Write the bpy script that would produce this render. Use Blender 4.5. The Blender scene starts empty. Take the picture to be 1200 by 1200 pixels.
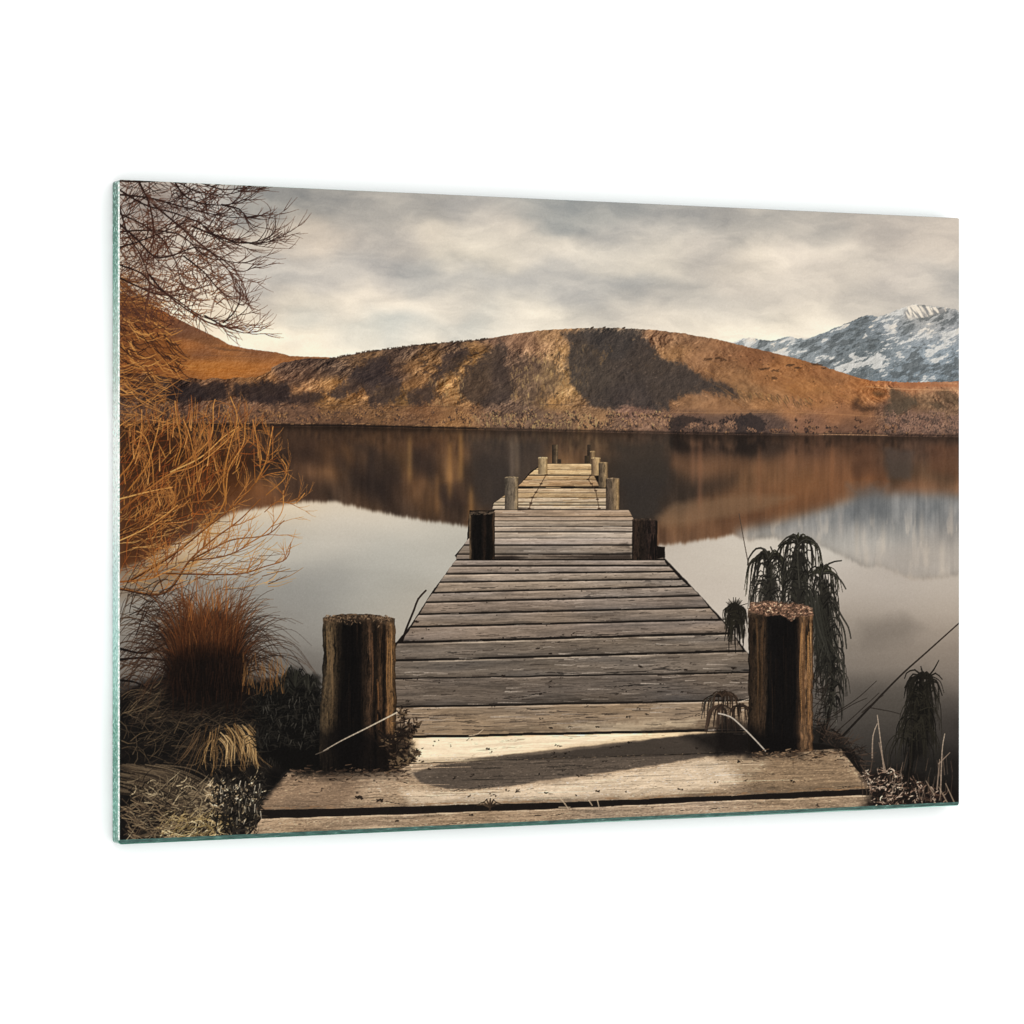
import numpy as np, math, random, time
f32 = np.float32
# ------------------------------------------------------------------ the printed picture, painted with code
S = 1.5                                   # print samples per unit
X0, Y0, X1, Y1 = 139.0, 204.0, 1125.0, 994.0
W = int((X1 - X0) * S) + 1
H = int((Y1 - Y0) * S) + 1
XX, YY = np.meshgrid((X0 + np.arange(W) / S).astype(f32), (Y0 + np.arange(H) / S).astype(f32))
C = np.zeros((H, W, 3), f32)
L = np.zeros((H, W), np.int16)
PARTS = []                                # (name, parent id or None, label)
def part_id(name, parent=None, label=None):
    PARTS.append((name, parent, label)); return len(PARTS) - 1
def hx(s):
    s = s.lstrip('#'); return np.array([int(s[i:i+2], 16) / 255 for i in (0, 2, 4)], f32)
R0 = np.random.RandomState(7)
TAB = R0.rand(64, 256, 256).astype(f32)
def vn(x, y, seed=0):
    T = TAB[seed % 64]
    xi = np.floor(x); yi = np.floor(y)
    xf = x - xi; yf = y - yi
    xi = xi.astype(np.int32) & 255; yi = yi.astype(np.int32) & 255
    xj = (xi + 1) & 255; yj = (yi + 1) & 255
    u = xf * xf * (3 - 2 * xf); v = yf * yf * (3 - 2 * yf)
    a = T[yi, xi]; b = T[yi, xj]; c = T[yj, xi]; d = T[yj, xj]
    return (a + (b - a) * u) * (1 - v) + (c + (d - c) * u) * v
def fbm(x, y, o=4, seed=0, gain=.5):
    s = 0; a = 1; t = 0
    for i in range(o):
        s = s + a * vn(x + 17.3 * i, y - 9.1 * i, seed + i); t += a; a *= gain; x = x * 2.03; y = y * 2.03
    return s / t                          # 0..1, mean .5
def nz(x, y, o=4, seed=0, gain=.5): return (fbm(x, y, o, seed, gain) - .5) * 2
def win(x0, y0, x1, y1):
    i0 = max(0, int((x0 - X0) * S)); i1 = min(W, int((x1 - X0) * S) + 2)
    j0 = max(0, int((y0 - Y0) * S)); j1 = min(H, int((y1 - Y0) * S) + 2)
    return (slice(j0, max(j0, j1)), slice(i0, max(i0, i1)))
def ss(a, b, x): t = np.clip((x - a) / (b - a), 0, 1); return t * t * (3 - 2 * t)
def blend(sl, cov, col, pid=None):
    c = C[sl]; cov3 = cov[..., None]
    c += (col - c) * cov3
    if pid is not None: L[sl][cov > .5] = pid
def field(pts, X, Y, sx, sy):
    num = np.zeros(X.shape + (3,), f32); den = np.full(X.shape, 1e-9, f32)
    for x, y, c in pts:
        w = np.exp(-(((X - x) / sx) ** 2 + ((Y - y) / sy) ** 2) / 2) + 1e-7 / (1 + ((X - x) / sx) ** 2 + ((Y - y) / sy) ** 2)
        num += w[..., None] * hx(c); den += w
    return num / den[..., None]
def lofield(pts, sl, sx, sy, q=6):
    X = XX[sl]; Y = YY[sl]
    h, w = X.shape
    yi = np.arange(0, h + q, q); xi = np.arange(0, w + q, q)
    xs = X[0, 0] + xi / S; ys = Y[0, 0] + yi / S
    A = field(pts, *[a.astype(f32) for a in np.meshgrid(xs, ys)], sx, sy)
    gy = np.arange(h) / q; gx = np.arange(w) / q
    j = gy.astype(int); fy = (gy - j)[:, None, None]; i = gx.astype(int); fx = (gx - i)[None, :, None]
    j2 = np.minimum(j + 1, len(yi) - 1); i2 = np.minimum(i + 1, len(xi) - 1)
    B = A[j] * (1 - fy) + A[j2] * fy
    return (B[:, i] * (1 - fx) + B[:, i2] * fx).astype(f32)
def blur(A, sy, sx):
    def one(A, s, ax):
        if s <= 0: return A
        r = int(3 * s) + 1; k = np.exp(-(np.arange(-r, r + 1) / s) ** 2 / 2); k /= k.sum()
        pad = [(0, 0)] * A.ndim; pad[ax] = (r, r); P = np.pad(A, pad, mode='edge'); o = np.zeros_like(A)
        n = A.shape[ax]
        for q, kk in enumerate(k):
            s_ = [slice(None)] * A.ndim; s_[ax] = slice(q, q + n); o += f32(kk) * P[tuple(s_)]
        return o
    return one(one(A, sy, 0), sx, 1)
def sdpoly(pts, X, Y):
    d = np.full(X.shape, 1e9, f32); ins = np.zeros(X.shape, bool)
    n = len(pts)
    for k in range(n):
        ax, ay = pts[k]; bx, by = pts[(k + 1) % n]
        ex, ey = bx - ax, by - ay
        wx = X - ax; wy = Y - ay
        t = np.clip((wx * ex + wy * ey) / (ex * ex + ey * ey + 1e-9), 0, 1)
        d = np.minimum(d, (wx - t * ex) ** 2 + (wy - t * ey) ** 2)
        if ay != by:
            c = ((ay > Y) != (by > Y)) & (X < ex * (Y - ay) / ey + ax)
            ins ^= c
    d = np.sqrt(d); return np.where(ins, -d, d)
def poly(pts, soft=.7, warp=0, wf=.1, seed=3, pad=3):
    xs = [p[0] for p in pts]; ys = [p[1] for p in pts]; m = pad + warp + soft
    sl = win(min(xs) - m, min(ys) - m, max(xs) + m, max(ys) + m)
    X = XX[sl]; Y = YY[sl]
    if warp:
        X, Y = X + nz(X * wf, Y * wf, 4, seed, .6) * warp, Y + nz(X * wf, Y * wf, 4, seed + 9, .6) * warp
    return sl, np.clip(.5 - sdpoly(pts, X, Y) / soft, 0, 1)
def seg(x0, y0, x1, y1, w0, w1, col, a=1., pid=None):
    r = max(w0, w1) / 2 + .7
    sl = win(min(x0, x1) - r, min(y0, y1) - r, max(x0, x1) + r, max(y0, y1) + r)
    X = XX[sl]
    if X.size == 0: return
    Y = YY[sl]
    ex, ey = x1 - x0, y1 - y0
    wx = X - x0; wy = Y - y0
    t = np.clip((wx * ex + wy * ey) / (ex * ex + ey * ey + 1e-6), 0, 1)
    d = np.hypot(wx - t * ex, wy - t * ey)
    hw = (w0 + (w1 - w0) * t) / 2
    cov = np.clip((hw - d) * S + .5, 0, 1)
    cov = np.where(hw * 2 * S < 1, np.clip((.5 / S + .15 - d) * S + .3, 0, 1) * np.clip(hw * 2 * S, .35, 1), cov) * a
    c = C[sl]; c += (col - c) * cov[..., None]
    if pid is not None: L[sl][cov > .45] = pid
def spline(P, step=5):
    P = [np.array(p, float) for p in P]
    P = [2 * P[0] - P[1]] + P + [2 * P[-1] - P[-2]]; o = []
    for i in range(1, len(P) - 2):
        n = max(1, int(np.hypot(*(P[i + 1] - P[i])) / step))
        for k in range(n):
            t = k / n
            o.append(.5 * (2 * P[i] + (P[i + 1] - P[i - 1]) * t + (2 * P[i - 1] - 5 * P[i] + 4 * P[i + 1] - P[i + 2]) * t * t
                           + (3 * P[i] - P[i - 1] - 3 * P[i + 1] + P[i + 2]) * t ** 3))
    o.append(P[-2]); return o
def line(P, w0, w1, c0, c1=None, a=1., pid=None, step=5, hi=None):
    c1 = c0 if c1 is None else c1
    pts = spline(P, step) if len(P) > 2 else [np.array(P[0], float), np.array(P[1], float)]
    n = len(pts) - 1
    for k in range(n):
        t = k / max(1, n); t2 = (k + 1) / max(1, n)
        col = c0 + (c1 - c0) * t
        wa = w0 + (w1 - w0) * t; wb = w0 + (w1 - w0) * t2
        seg(pts[k][0], pts[k][1], pts[k+1][0], pts[k+1][1], wa, wb, col, a, pid)
        if hi is not None:
            seg(pts[k][0] - wa * .2, pts[k][1] - wa * .28, pts[k+1][0] - wb * .2, pts[k+1][1] - wb * .28, wa * .4, wb * .4, hi, a * .8, pid)
    return pts
rnd = random.Random(11)
def U(a, b): return rnd.uniform(a, b)
def mixc(*cs):
    cs = [hx(c) if isinstance(c, str) else c for c in cs]; i = rnd.random() * (len(cs) - 1); k = min(int(i), len(cs) - 2)
    return cs[k] + (cs[k+1] - cs[k]) * (i - k)

# ---------------------------------------------------------------- sky
SHORE = ([139, 400, 600, 850, 1125], [498, 500, 504.5, 509.5, 512])
def sky():
    pid = part_id('printed_sky', None, 'pale overcast sky with soft grey and cream clouds')
    L[:] = pid
    sl = win(X0, Y0, X1, 520)
    X = XX[sl]; Y = YY[sl]
    wx = X + nz(X / 70, Y / 40, 5, 1, .6) * 30; wy = Y + nz(X / 60, Y / 34, 5, 5, .6) * 20
    pts = [(160,225,'b9b4ad'),(230,230,'aeaaa5'),(320,235,'979693'),(400,235,'a09e9a'),(480,238,'a9a6a1'),(560,250,'a5a3a0'),
           (640,245,'9fa09e'),(720,250,'a3a3a0'),(800,255,'a8a6a2'),(880,258,'aaa7a2'),(960,262,'b0aca6'),(1040,265,'b5afa8'),(1110,268,'bab3ab'),
           (345,270,'bdb5aa'),(375,285,'c4bbb0'),(430,260,'b0aca6'),(455,290,'aeaaa5'),(500,275,'c3bcb1'),(590,262,'c6bfb5'),(545,300,'d0c9bc'),(560,285,'d3ccc0'),
           (640,290,'c9c3b9'),(700,300,'c6c1b8'),(740,275,'b4b1ac'),(760,300,'cac4b9'),(820,290,'b9b4ad'),(880,300,'c8c1b6'),(930,305,'d2cabf'),(1000,300,'c9c2b8'),(1080,295,'c8c0b6'),
           (340,310,'b2afaa'),(390,320,'b9b5af'),(440,325,'b0ada9'),(500,330,'aaa9a6'),(560,335,'abaaa7'),(620,330,'b0aeaa'),(680,345,'b1afab'),(740,340,'a8a7a4'),(800,345,'b7b3ac'),
           (860,335,'c9c2b8'),(920,345,'c3bdb4'),(980,335,'c8c1b7'),(1050,330,'bdb7b0'),(1110,330,'b6b2ac'),
           (230,300,'c3bcb2'),(200,330,'cfc6b8'),(280,330,'b8b4ae'),(310,350,'c0bab1'),(340,365,'d8cfc0'),(360,378,'b9bab5'),(400,370,'d9d0c2'),(440,355,'ddd4c6'),(500,360,'d9d1c4'),(540,355,'d3ccc0'),
           (430,388,'b9bbb6'),(480,385,'b3b7b5'),(560,378,'b8bab6'),(600,370,'cfc9be'),(640,370,'dcd5c7'),(700,365,'c4bfb6'),(760,360,'beb9b1'),(760,378,'d6cec1'),(820,378,'d9d1c3'),(820,360,'bcb8b1'),
           (870,370,'c3beb5'),(900,385,'e3dbcb'),(940,370,'cdc6ba'),(960,385,'e6decf'),(1000,355,'bdb8b0'),(1060,345,'b9b4ad'),
           (300,395,'e3d9c7'),(360,405,'e7dcc9'),(420,400,'e2d8c7'),(500,396,'dad2c4'),(260,370,'ddd2c0'),(220,360,'dcd0bd'),(580,388,'dfd7c9'),(850,393,'e8dfce'),(780,386,'dfd7c9')]
    f = field(pts, X[::4, ::4] * 0 + wx[::4, ::4], wy[::4, ::4], 24, 13)
    f = np.repeat(np.repeat(f, 4, 0), 4, 1)[:X.shape[0], :X.shape[1]]
    f = blur(f, 3, 4)
    mf = np.array([.745, .72, .685], f32); f = mf + (f - mf) * 1.28
    qx = X + nz(X / 55, Y / 30, 4, 11, .6) * 24; qy = Y + nz(X / 50, Y / 26, 4, 15, .6) * 12
    d = nz((qx + qy * .7) / 62, (qy - qx * .10) / 19, 5, 21, .55) * .085 + nz((qx - qy) / 26, qy / 11, 4, 25, .6) * .03
    f = f * 1.035 + d[..., None] * np.array([1.08, .98, .82], f32)
    C[sl] = f
# ---------------------------------------------------------------- snow mountain, hills
def ridge(pts, X, rough=0, seed=31, f=.25):
    r = np.interp(X, [p[0] for p in pts], [p[1] for p in pts])
    if rough: r = r + nz(X * f, X * 0 + 3.3, 4, seed, .6) * rough
    return r
MTN = [(845,408),(857,402),(870,397),(882,395.5),(893,399),(905,399.5),(920,395),(925,394),(935,397),(947,396),(960,392),(985,382),(1010,371),(1017,369),(1030,371),(1045,366),(1060,360),(1073,356),(1085,358),(1100,359),(1110,361),(1125,364)]
FAR = [(139,343),(160,349),(185,361),(215,377),(240,389),(255,396),(268,403.5),(285,408),(300,410),(325,413),(340,417),(360,418),(390,419),(430,420)]
MAIN = [(300,440),(330,425),(360,420),(390,420),(410,416),(430,412),(470,407),(500,403),(540,400),(565,398),(585,394),(610,390),(640,386.5),(680,384.5),(720,384.3),(760,386),(800,390.5),(840,397.5),(870,405),(900,412),(940,422),(970,431),(1000,441),(1020,446),(1060,448),(1125,447)]
def relief(X, Y, sx, sy, seed, o=5, g=.6, ang=0.):
    """slope shading of a rough height field, lit from the right"""
    ca, sa = math.cos(ang), math.sin(ang)
    def h(X, Y): return fbm((X * ca + Y * sa) / sx, (-X * sa + Y * ca) / sy, o, seed, g)
    e = -.7
    return ((h(X, Y) - h(X + e, Y + e * .6)) * sx).astype(f32)
def hills():
    global SH
    pm = part_id('printed_mountain', None, 'snow streaked blue grey mountain behind the brown hill')
    sl = win(845, 350, X1, 460); X = XX[sl]; Y = YY[sl]
    r = ridge(MTN, X, 1.6, 33, .35)
    cov = np.clip((Y - r) * 1.2 + .5, 0, 1)
    base = lofield([(880,405,'9aa0a3'),(930,410,'8f979b'),(980,400,'8a9298'),(1000,385,'737b80'),(1050,380,'8b939a'),(1080,370,'b5b2ac'),(1110,380,'959a9f'),(960,430,'8c9398'),
                    (1020,415,'626a6e'),(1000,425,'6d7477'),(1060,420,'9aa3aa'),(1100,420,'8f9aa3'),(1060,440,'77828a'),(1110,440,'7d8890'),(900,425,'8a8f90')], sl, 22, 12)
    n = nz((X - Y * .5) / 34, (Y + X * .45) / 12, 5, 35, .62)
    n2 = nz((X - Y * .5) / 9, (Y + X * .4) / 3.6, 4, 39, .6)
    snow = ss(.04, .22, n * .9 + n2 * .45 - .02)
    rock = ss(.06, .30, -n * .8 - n2 * .5)
    warm = ss(60, 0, Y - ridge(MTN, X)) * ss(-.2, .5, nz(X / 15, Y / 12, 3, 41))
    sc = hx('d3d3d0') * (1 - warm[..., None]) + hx('e9dfd0') * warm[..., None]
    col = base + (sc - base) * (snow * .82)[..., None]
    col = col + (hx('585d5f') - col) * (rock * .68)[..., None]
    col = col + (relief(X, Y, 7, 5, 43) * .08)[..., None]
    pk, pc = poly([(1058,366),(1073,357),(1090,359),(1112,362),(1104,368),(1090,370),(1078,373),(1062,373)], 3, 4, .2, 47)
    blend(sl, cov, col, pm)
    Xp = XX[pk]; Yp = YY[pk]
    st = ss(-.15, .35, nz((Xp - Yp * .6) / 3.2, Yp / 12, 3, 48))
    blend(pk, pc * .85 * (Yp > ridge(MTN, Xp, 1.6, 33, .35) + .8), hx('8a8a8a') + (hx('f0e6d6') - hx('8a8a8a')) * st[..., None])
    # far left hill
    pf = part_id('printed_left_hill', None, 'smooth orange brown hill rising at the left edge')
    sl = win(X0, 335, 430, 505); X = XX[sl]; Y = YY[sl]
    cov = np.clip((Y - ridge(FAR, X, .8, 51)) * 1.3 + .5, 0, 1)
    base = lofield([(150,360,'8a5a34'),(180,385,'8d5d36'),(215,388,'6e5140'),(235,394,'7a5a42'),(225,405,'9c6d40'),(255,402,'7d5d45'),(260,409,'a37547'),(300,414,'7b5b44'),(340,420,'8b6747'),(200,410,'8a6138'),(180,440,'94653a'),
                    (240,414,'6b4f3e'),(290,420,'8a6646'),(240,428,'a97740'),(290,428,'a9763f'),(330,428,'9e7044'),(270,440,'a1703d'),(230,443,'9c6c3b'),(360,425,'8a6747'),(330,440,'8e6843'),(220,450,'5c4434'),(300,450,'8a6340'),(160,470,'4b382d'),
                    (200,480,'5b4536'),(300,485,'6b513e'),(380,450,'7b5c41')], sl, 14, 6)
    t = nz((X + Y * 1.5) / 26, (Y - X * .12) / 4, 5, 53, .6)
    col = (base * (1 + .10 * t[..., None]) + ((relief(X, Y, 8, 5, 55) * .06 + nz(X / 2, Y / 1.3, 3, 56, .7) * .03))[..., None]) * np.array([1.0, .94, .90], f32)
    blend(sl, cov, col, pf)
    for a, al in (([(245,407),(262,408),(300,413),(262,411)], .6), ([(139,430),(139,345),(185,366),(225,385),(262,403),(245,404),(210,395),(190,398),(160,410)], .25)):
        q, cv = poly(a, 2, 1.5, .3, 57); blend(q, cv * al * cov[0, 0] if False else cv * al, hx('5c4332'))
    line([(200,415),(240,416.5),(300,418)], .8, .5, hx('6b4d38'), a=.6)
    # main hill
    ph = part_id('printed_hill', None, 'broad brown grassy hill with deep dark gullies across the lake')
    sl = win(X0, 375, X1, 520); X = XX[sl]; Y = YY[sl]
    rr = ridge(MAIN, X, 1.0, 61, .3)
    low = np.interp(X, [139, 180, 240, 300, 330], [432, 440, 446, 442, 425])
    low = low + nz(X / 14, X * 0 + 5, 4, 62) * 4
    top = np.where(X < 318, low, np.where(X < 340, np.minimum(low, rr + 0), rr))
    shore = np.interp(X, *SHORE)
    cov = np.clip((Y - top) * 1.3 + .5, 0, 1)
    pts = [(160,455,'4e3a2e'),(210,460,'3f302a'),(250,445,'6a4d36'),(300,447,'8e663e'),(350,440,'6e5340'),(365,452,'9a7148'),(390,432,'57473c'),(350,430,'5f4c40'),(420,420,'57463b'),(470,415,'56463b'),(440,432,'574539'),
           (400,462,'9c7244'),(385,450,'a27845'),(395,470,'97703f'),(425,420,'8f6e44'),(460,440,'5d4a3d'),(490,432,'86643f'),(480,455,'8f6940'),(472,462,'92703f'),(500,425,'8b683f'),(515,418,'8a6a45'),(545,425,'a07a48'),(560,412,'9b7749'),(530,412,'5a493d'),
           (525,455,'a67c48'),(535,465,'9c7444'),(520,470,'8c6944'),(160,485,'5f4738'),(230,484,'6a4f3d'),(300,482,'7b5c45'),(350,482,'745843'),(400,482,'80603f'),(450,482,'80603f'),(500,482,'835f3f'),(540,485,'8e6a45'),
           (200,495,'45352b'),(300,495,'6b513d'),(400,493,'6f543f'),(480,492,'7d5e42'),(540,495,'a37a4c'),(560,490,'84684f'),
           (580,398,'7e6350'),(610,400,'94745a'),(630,410,'a07e5e'),(600,420,'806854'),(615,430,'7a6351'),(645,400,'a5835c'),(655,415,'a9875a'),(650,440,'a88a5e'),(655,455,'a98a5c'),(640,450,'94795a'),(625,460,'8a7158'),(650,470,'a6814e'),(670,475,'9b7a51'),
           (590,480,'6b584a'),(620,485,'6e5b4c'),(650,490,'7d6651'),(690,480,'8a6e52'),(700,490,'9e7c55'),(740,485,'86695a'),(760,492,'8b6f5b'),(720,500,'76604f'),(600,498,'7a6350'),
           (720,388,'6f6456'),(780,400,'8e6d50'),(800,395,'8a694c'),(820,415,'95704e'),(790,410,'a07a50'),(850,415,'8f6847'),(880,420,'8d6240'),(860,440,'96704a'),(900,440,'9b6e44'),(850,430,'96704c'),(920,435,'a06f42'),
           (830,455,'8c6c4e'),(870,460,'92704c'),(800,475,'93704e'),(850,475,'9a7450'),(900,470,'a57a4f'),(950,455,'a87645'),(960,470,'9f7045'),(1000,465,'a16e42'),(930,480,'a27650'),(980,485,'9b6f4c'),(1000,480,'9a6e4a'),(970,440,'9a6b42'),
           (1020,455,'a8703f'),(1060,450,'a86e44'),(1110,450,'a87550'),(1060,456,'b5825a'),(1110,457,'c09570'),(1080,470,'7a6249'),(1110,480,'836a52'),(1050,485,'806450'),(1110,495,'7b6252'),(800,490,'6a5448'),(850,495,'6b574b'),(900,495,'5f4f47'),
           (950,495,'8a6750'),(1000,496,'8a6549'),(1000,503,'6b5244'),(1060,500,'7a6152'),(1080,495,'876b5b')]
    base = lofield(pts, sl, 11, 6)
    dg = .55                                                     # slopes run down to the left or right of the summit
    ang = np.where(X < 700, -.35, .45).astype(f32)
    t1 = nz((X + Y * .8) / 16, (Y - X * .25) / 5, 5, 63, .6)
    t2 = nz((X * .6 + Y) / 5, (Y * .6 - X * .5) / 12, 4, 67, .6)
    rough = np.clip(.45 + .55 * ss(.35, .65, fbm(X / 40, Y / 18, 3, 71)), 0, 1)
    smooth_r = ss(770, 830, X) * ss(1040, 1000, X) + ss(1040, 1060, X) * ss(462, 455, Y)
    amp = rough * (1 - .65 * np.clip(smooth_r, 0, 1))
    kk = np.interp(X, [300, 520, 640, 760, 900, 1000], [.9, .6, .15, -.2, -.8, -1.1]); sp = X + nz(X / 30, Y / 18, 3, 72) * 9 + kk * (Y - 400)
    def hs(o): return fbm((sp + o) / 25, Y / 21 + (sp + o) / 60, 5, 73, .5)
    spur = (hs(0) - hs(-1.2)) * 25 * ss(486, 470, Y)
    rel = spur * (.17 * amp + .02) + relief(X, Y, 9, 7, 74, 5, .6) * .14 * amp + relief(X, Y, 3.2, 3.6, 79, 3, .6) * .06 * amp + nz(X / 1.5, Y / 1.2, 3, 80, .7) * .035 * (.4 + amp) + nz((X + Y) / 5, (Y - X * .4) / 2.4, 3, 82, .7) * .05 * amp
    col = base * (1 + (.10 * t1 + .08 * t2)[..., None]) + rel[..., None] * np.array([1, .86, .66], f32)
    # scrub mottling on the left slopes
    scr = ss(.08, .32, nz(X / 6, Y / 2.6, 4, 83, .65)) * (ss(370, 395, X) * ss(600, 560, X) * ss(446, 434, Y) + .5 * ss(560, 420, X) * ss(440, 460, Y))
    col += (hx('3c312c') - col) * (np.clip(scr, 0, 1) * .62)[..., None]
    lm = col.mean(-1, keepdims=True); col = (lm + (col - lm) * .80) * np.array([.985, .94, .92], f32)
    blend(sl, cov, col, ph)
    DK = [([(657,389),(690,387),(720,387.5),(742,389),(756,397),(768,412),(784,422),(803,427),(820,442),(842,449),(860,457),(866,466),(848,463),(826,459),(804,463),(787,469),(785,480),(760,479),(737,474),(712,480),(690,474),(676,461),(668,440),(664,420),(667,404)], '3f3a38', .93, 3.5),
          ([(588,400),(576,409),(560,419),(549,432),(538,446),(535,457),(545,471),(562,475),(590,473),(603,463),(601,449),(598,438),(592,425),(594,412)], '403733', .85, 4),
          ([(596,425),(628,421),(650,424),(656,440),(650,460),(640,471),(612,472),(600,458)], '473c35', .45, 6),
          ([(404,443),(420,432),(440,420),(452,416),(458,425),(455,440),(472,447),(471,464),(460,473),(437,475),(433,463),(420,456),(400,468),(386,464)], '383030', .82, 5),
          ([(474,463),(498,452),(513,438),(519,418),(531,412),(545,410),(548,420),(536,432),(518,441),(508,455),(509,468),(492,474),(477,472)], '3b3231', .82, 4),
          ([(532,420),(548,414),(546,428),(534,440),(520,446)], '42372f', .4, 3),
          ([(276,451),(306,446),(336,448),(342,455),(336,470),(320,474),(288,470),(272,460)], '2e2626', .95, 3.5),
          ([(334,464),(352,461),(376,458),(378,466),(362,473),(336,473)], '352b29', .85, 3),
          ([(330,449),(350,441),(392,432),(400,440),(368,447),(345,452)], '4a3a32', .6, 4),
          ([(170,463),(200,455),(262,448),(269,456),(264,468),(222,471),(178,472)], '2c2424', .93, 3.5),
          ([(155,450),(190,440),(214,437),(216,444),(186,452),(160,457)], '372b26', .75, 4),
          ([(243,441),(262,436),(280,437),(270,440),(252,443)], '5d432f', .7, 2),
          ([(276,436),(280,424),(292,418),(300,419),(288,427),(284,438)], '6c4f36', .6, 2),
          ([(999,478),(1001,470),(1007,464),(1010,474),(1022,476),(1030,478),(1028,482),(1010,482)], '453328', .85, 2),
          ([(1040,455),(1052,456),(1062,463),(1075,468),(1078,473),(1065,480),(1050,487),(1040,484),(1044,470)], '50483d', .8, 4),
          ([(1096,461),(1110,457),(1124,463),(1126,475),(1110,470)], '57493a', .75, 3),
          ([(1086,472),(1100,470),(1108,479),(1096,481)], '54483b', .75, 3),
          ([(1024,460),(1033,459),(1037,462),(1028,464)], '51402f', .8, 1.5),
          ([(842,452),(852,450),(868,464),(860,465)], '4b403a', .7, 2)]
    for P, c, a, wp in DK:
        xs_ = [v[0] for v in P]; ys_ = [v[1] for v in P]
        q = win(min(xs_) - 12, min(ys_) - 12, max(xs_) + 12, max(ys_) + 12); Xq = XX[q]; Yq = YY[q]
        big = wp / 3.
        sdv = sdpoly(P, Xq + nz(Xq / 14, Yq / 11, 4, 87, .6) * 4.5 * big, Yq + nz(Xq / 12, Yq / 10, 4, 88, .6) * 3.5 * big)
        gul = nz((Xq - Yq * .3) / 3.4, (Yq + Xq * .5) / 13, 4, 89, .65) * 3.0 * big + nz(Xq / 2.2, Yq / 2.2, 3, 90, .7) * 2.2 * big
        cv = .93 * ss(4.2, -3.6, sdv + gul) * (1 - .30 * ss(.12, .5, nz(Xq / 5, Yq / 4, 4, 92, .65)) * ss(-14, -1, sdv))
        cc = hx(c) * (1 + .10 * nz(Xq / 9, Yq / 6, 4, 91))[..., None] + ((relief(Xq, Yq, 6, 6, 93) * .06 + nz((Xq - Yq * .2) / 9, Yq / 26, 4, 94, .55) * .035)[..., None]) * hx('ffe2c0')
        blend(q, cv * a * (L[q] == ph), cc)
    # lit crags showing inside the shade
    for P, c, a in (([(700,425),(708,405),(713,402),(717,410),(710,420),(703,430)], '8b7a5e', .7), ([(741,396),(747,394),(747,401),(743,403)], 'a09078', .7),
                    ([(655,391),(661,400),(665,418),(664,435),(672,450),(678,462),(668,462),(655,455),(650,430),(648,405)], 'b39263', .5),
                    ([(690,407),(700,403),(706,412),(696,418)], '6a5f4e', .5), ([(735,430),(760,425),(765,430),(740,437)], '5a524a', .45),
                    ([(600,455),(606,452),(608,465),(603,470)], 'a58c62', .7), ([(632,450),(642,445),(646,458),(636,470),(629,468)], 'a89069', .6),
                    ([(645,432),(650,428),(652,438),(644,450)], 'b39a6a', .6), ([(506,455),(512,452),(511,460),(507,464)], '8e795a', .5), ([(440,453),(446,449),(447,460),(443,462)], '9a7f55', .5)):
        q, cv = poly(P, 2.5, 4, .35, 95); Xq = XX[q]; Yq = YY[q]
        blend(q, cv * a * .7 * ss(-.15, .45, nz(Xq / 2.6, Yq / 3, 4, 97, .65)), hx(c) * np.array([1.0, .92, .84], f32))
    for k in range(620):                                          # broken crag face in the middle and on the knolls
        c_ = rnd.random()
        if c_ < .62: x, y = U(598, 672), U(412, 474)
        elif c_ < .8: x, y = U(500, 545), U(440, 474)
        else: x, y = U(672, 690), U(400, 470)
        if x > 664 and c_ < .62 and y < 450: x -= 14
        mo = float(vn(np.float32(x / 7), np.float32(y / 9), 45))
        lt_ = mo > .5
        line([(x, y), (x + U(-1.5, 1.5), y + U(2, 5))], U(.8, 2.2), .6, hx(rnd.choice(['b59a70', 'a0855f', '8c7354'] if lt_ else ['3a302a', '4b3f35', '5a4a3c'])), a=U(.2, .55) * (.45 if c_ >= .8 else 1))
    # diagonal rills on the right flank
    for k in range(150):
        x = U(820, 1010); t = ridge(MAIN, x); y = U(t + 10, min(478, t + 70)); l = U(5, 16)
        if y > 478: continue
        line([(x, y), (x + l, y + l * U(.4, .8))], U(.6, 1.6), .5, hx(rnd.choice(['7a5534', 'a37a50', '84603c', 'a07446'])), a=U(.12, .35))
    for x, y, w in ((896,432,7),(908,434,5),(925,428,6),(935,430,5),(957,427,7),(908,443,4),(965,431,3),(830,421,6),(842,420,6),(848,422,4)):
        for k in range(6):
            seg(x + U(-w, w), y + U(-1.5, 1.5), x + U(-w, w), y + U(-1, 2), 1.4, 1, hx('4f3a2a'), .6)
    for k in range(90):                                           # rock teeth along the mid line
        x = U(862, 950); y = 459 + (x - 862) * .12 + U(-3, 5)
        line([(x, y), (x + U(2, 5), y + U(3, 8))], U(1, 2), .6, hx(rnd.choice(['574635', '6b543c', 'a08055', '5d4a37'])), a=.4)
    for k in range(2600):                                         # scrub and tussock dots over the whole slope
        x = U(330, 1110); y = float(ridge(MAIN, x)) + 3 + U(0, 85)
        if y > 482 or (x < 400 and y < 430): continue
        m = float(vn(np.float32(x / 17), np.float32(y / 9), 44)) ; j = int((y - Y0) * S); i = int((x - X0) * S)
        if m < (.42 if x < 800 else .62): continue
        b = C[j, i]; l = .55 if rnd.random() < .62 else 1.35
        if b.mean() < .3 and l < 1: l = 1.18
        w = U(.7, 2.0); seg(x, y, x + U(-1.2, 1.6), y + U(-.5, .7), w, w * .6, np.clip(b * l, 0, .85), U(.25, .65))
    # tracks
    line([(786,483),(850,484),(920,483),(990,486),(1040,489)], .9, .8, hx('b98d63'), a=.28)
    line([(600,473),(640,474),(680,475),(760,480)], 1, .6, hx('54443a'), a=.5)
    line([(380,475),(450,476),(540,477)], 1, .8, hx('4d3b30'), a=.5)
    line([(1015,453),(1060,456),(1125,457.5)], 1.0, 1.2, hx('c79c75'), a=.5)
    line([(1020,449),(1060,451),(1125,452)], 3, 3, hx('9b6748'), a=.35)
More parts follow.
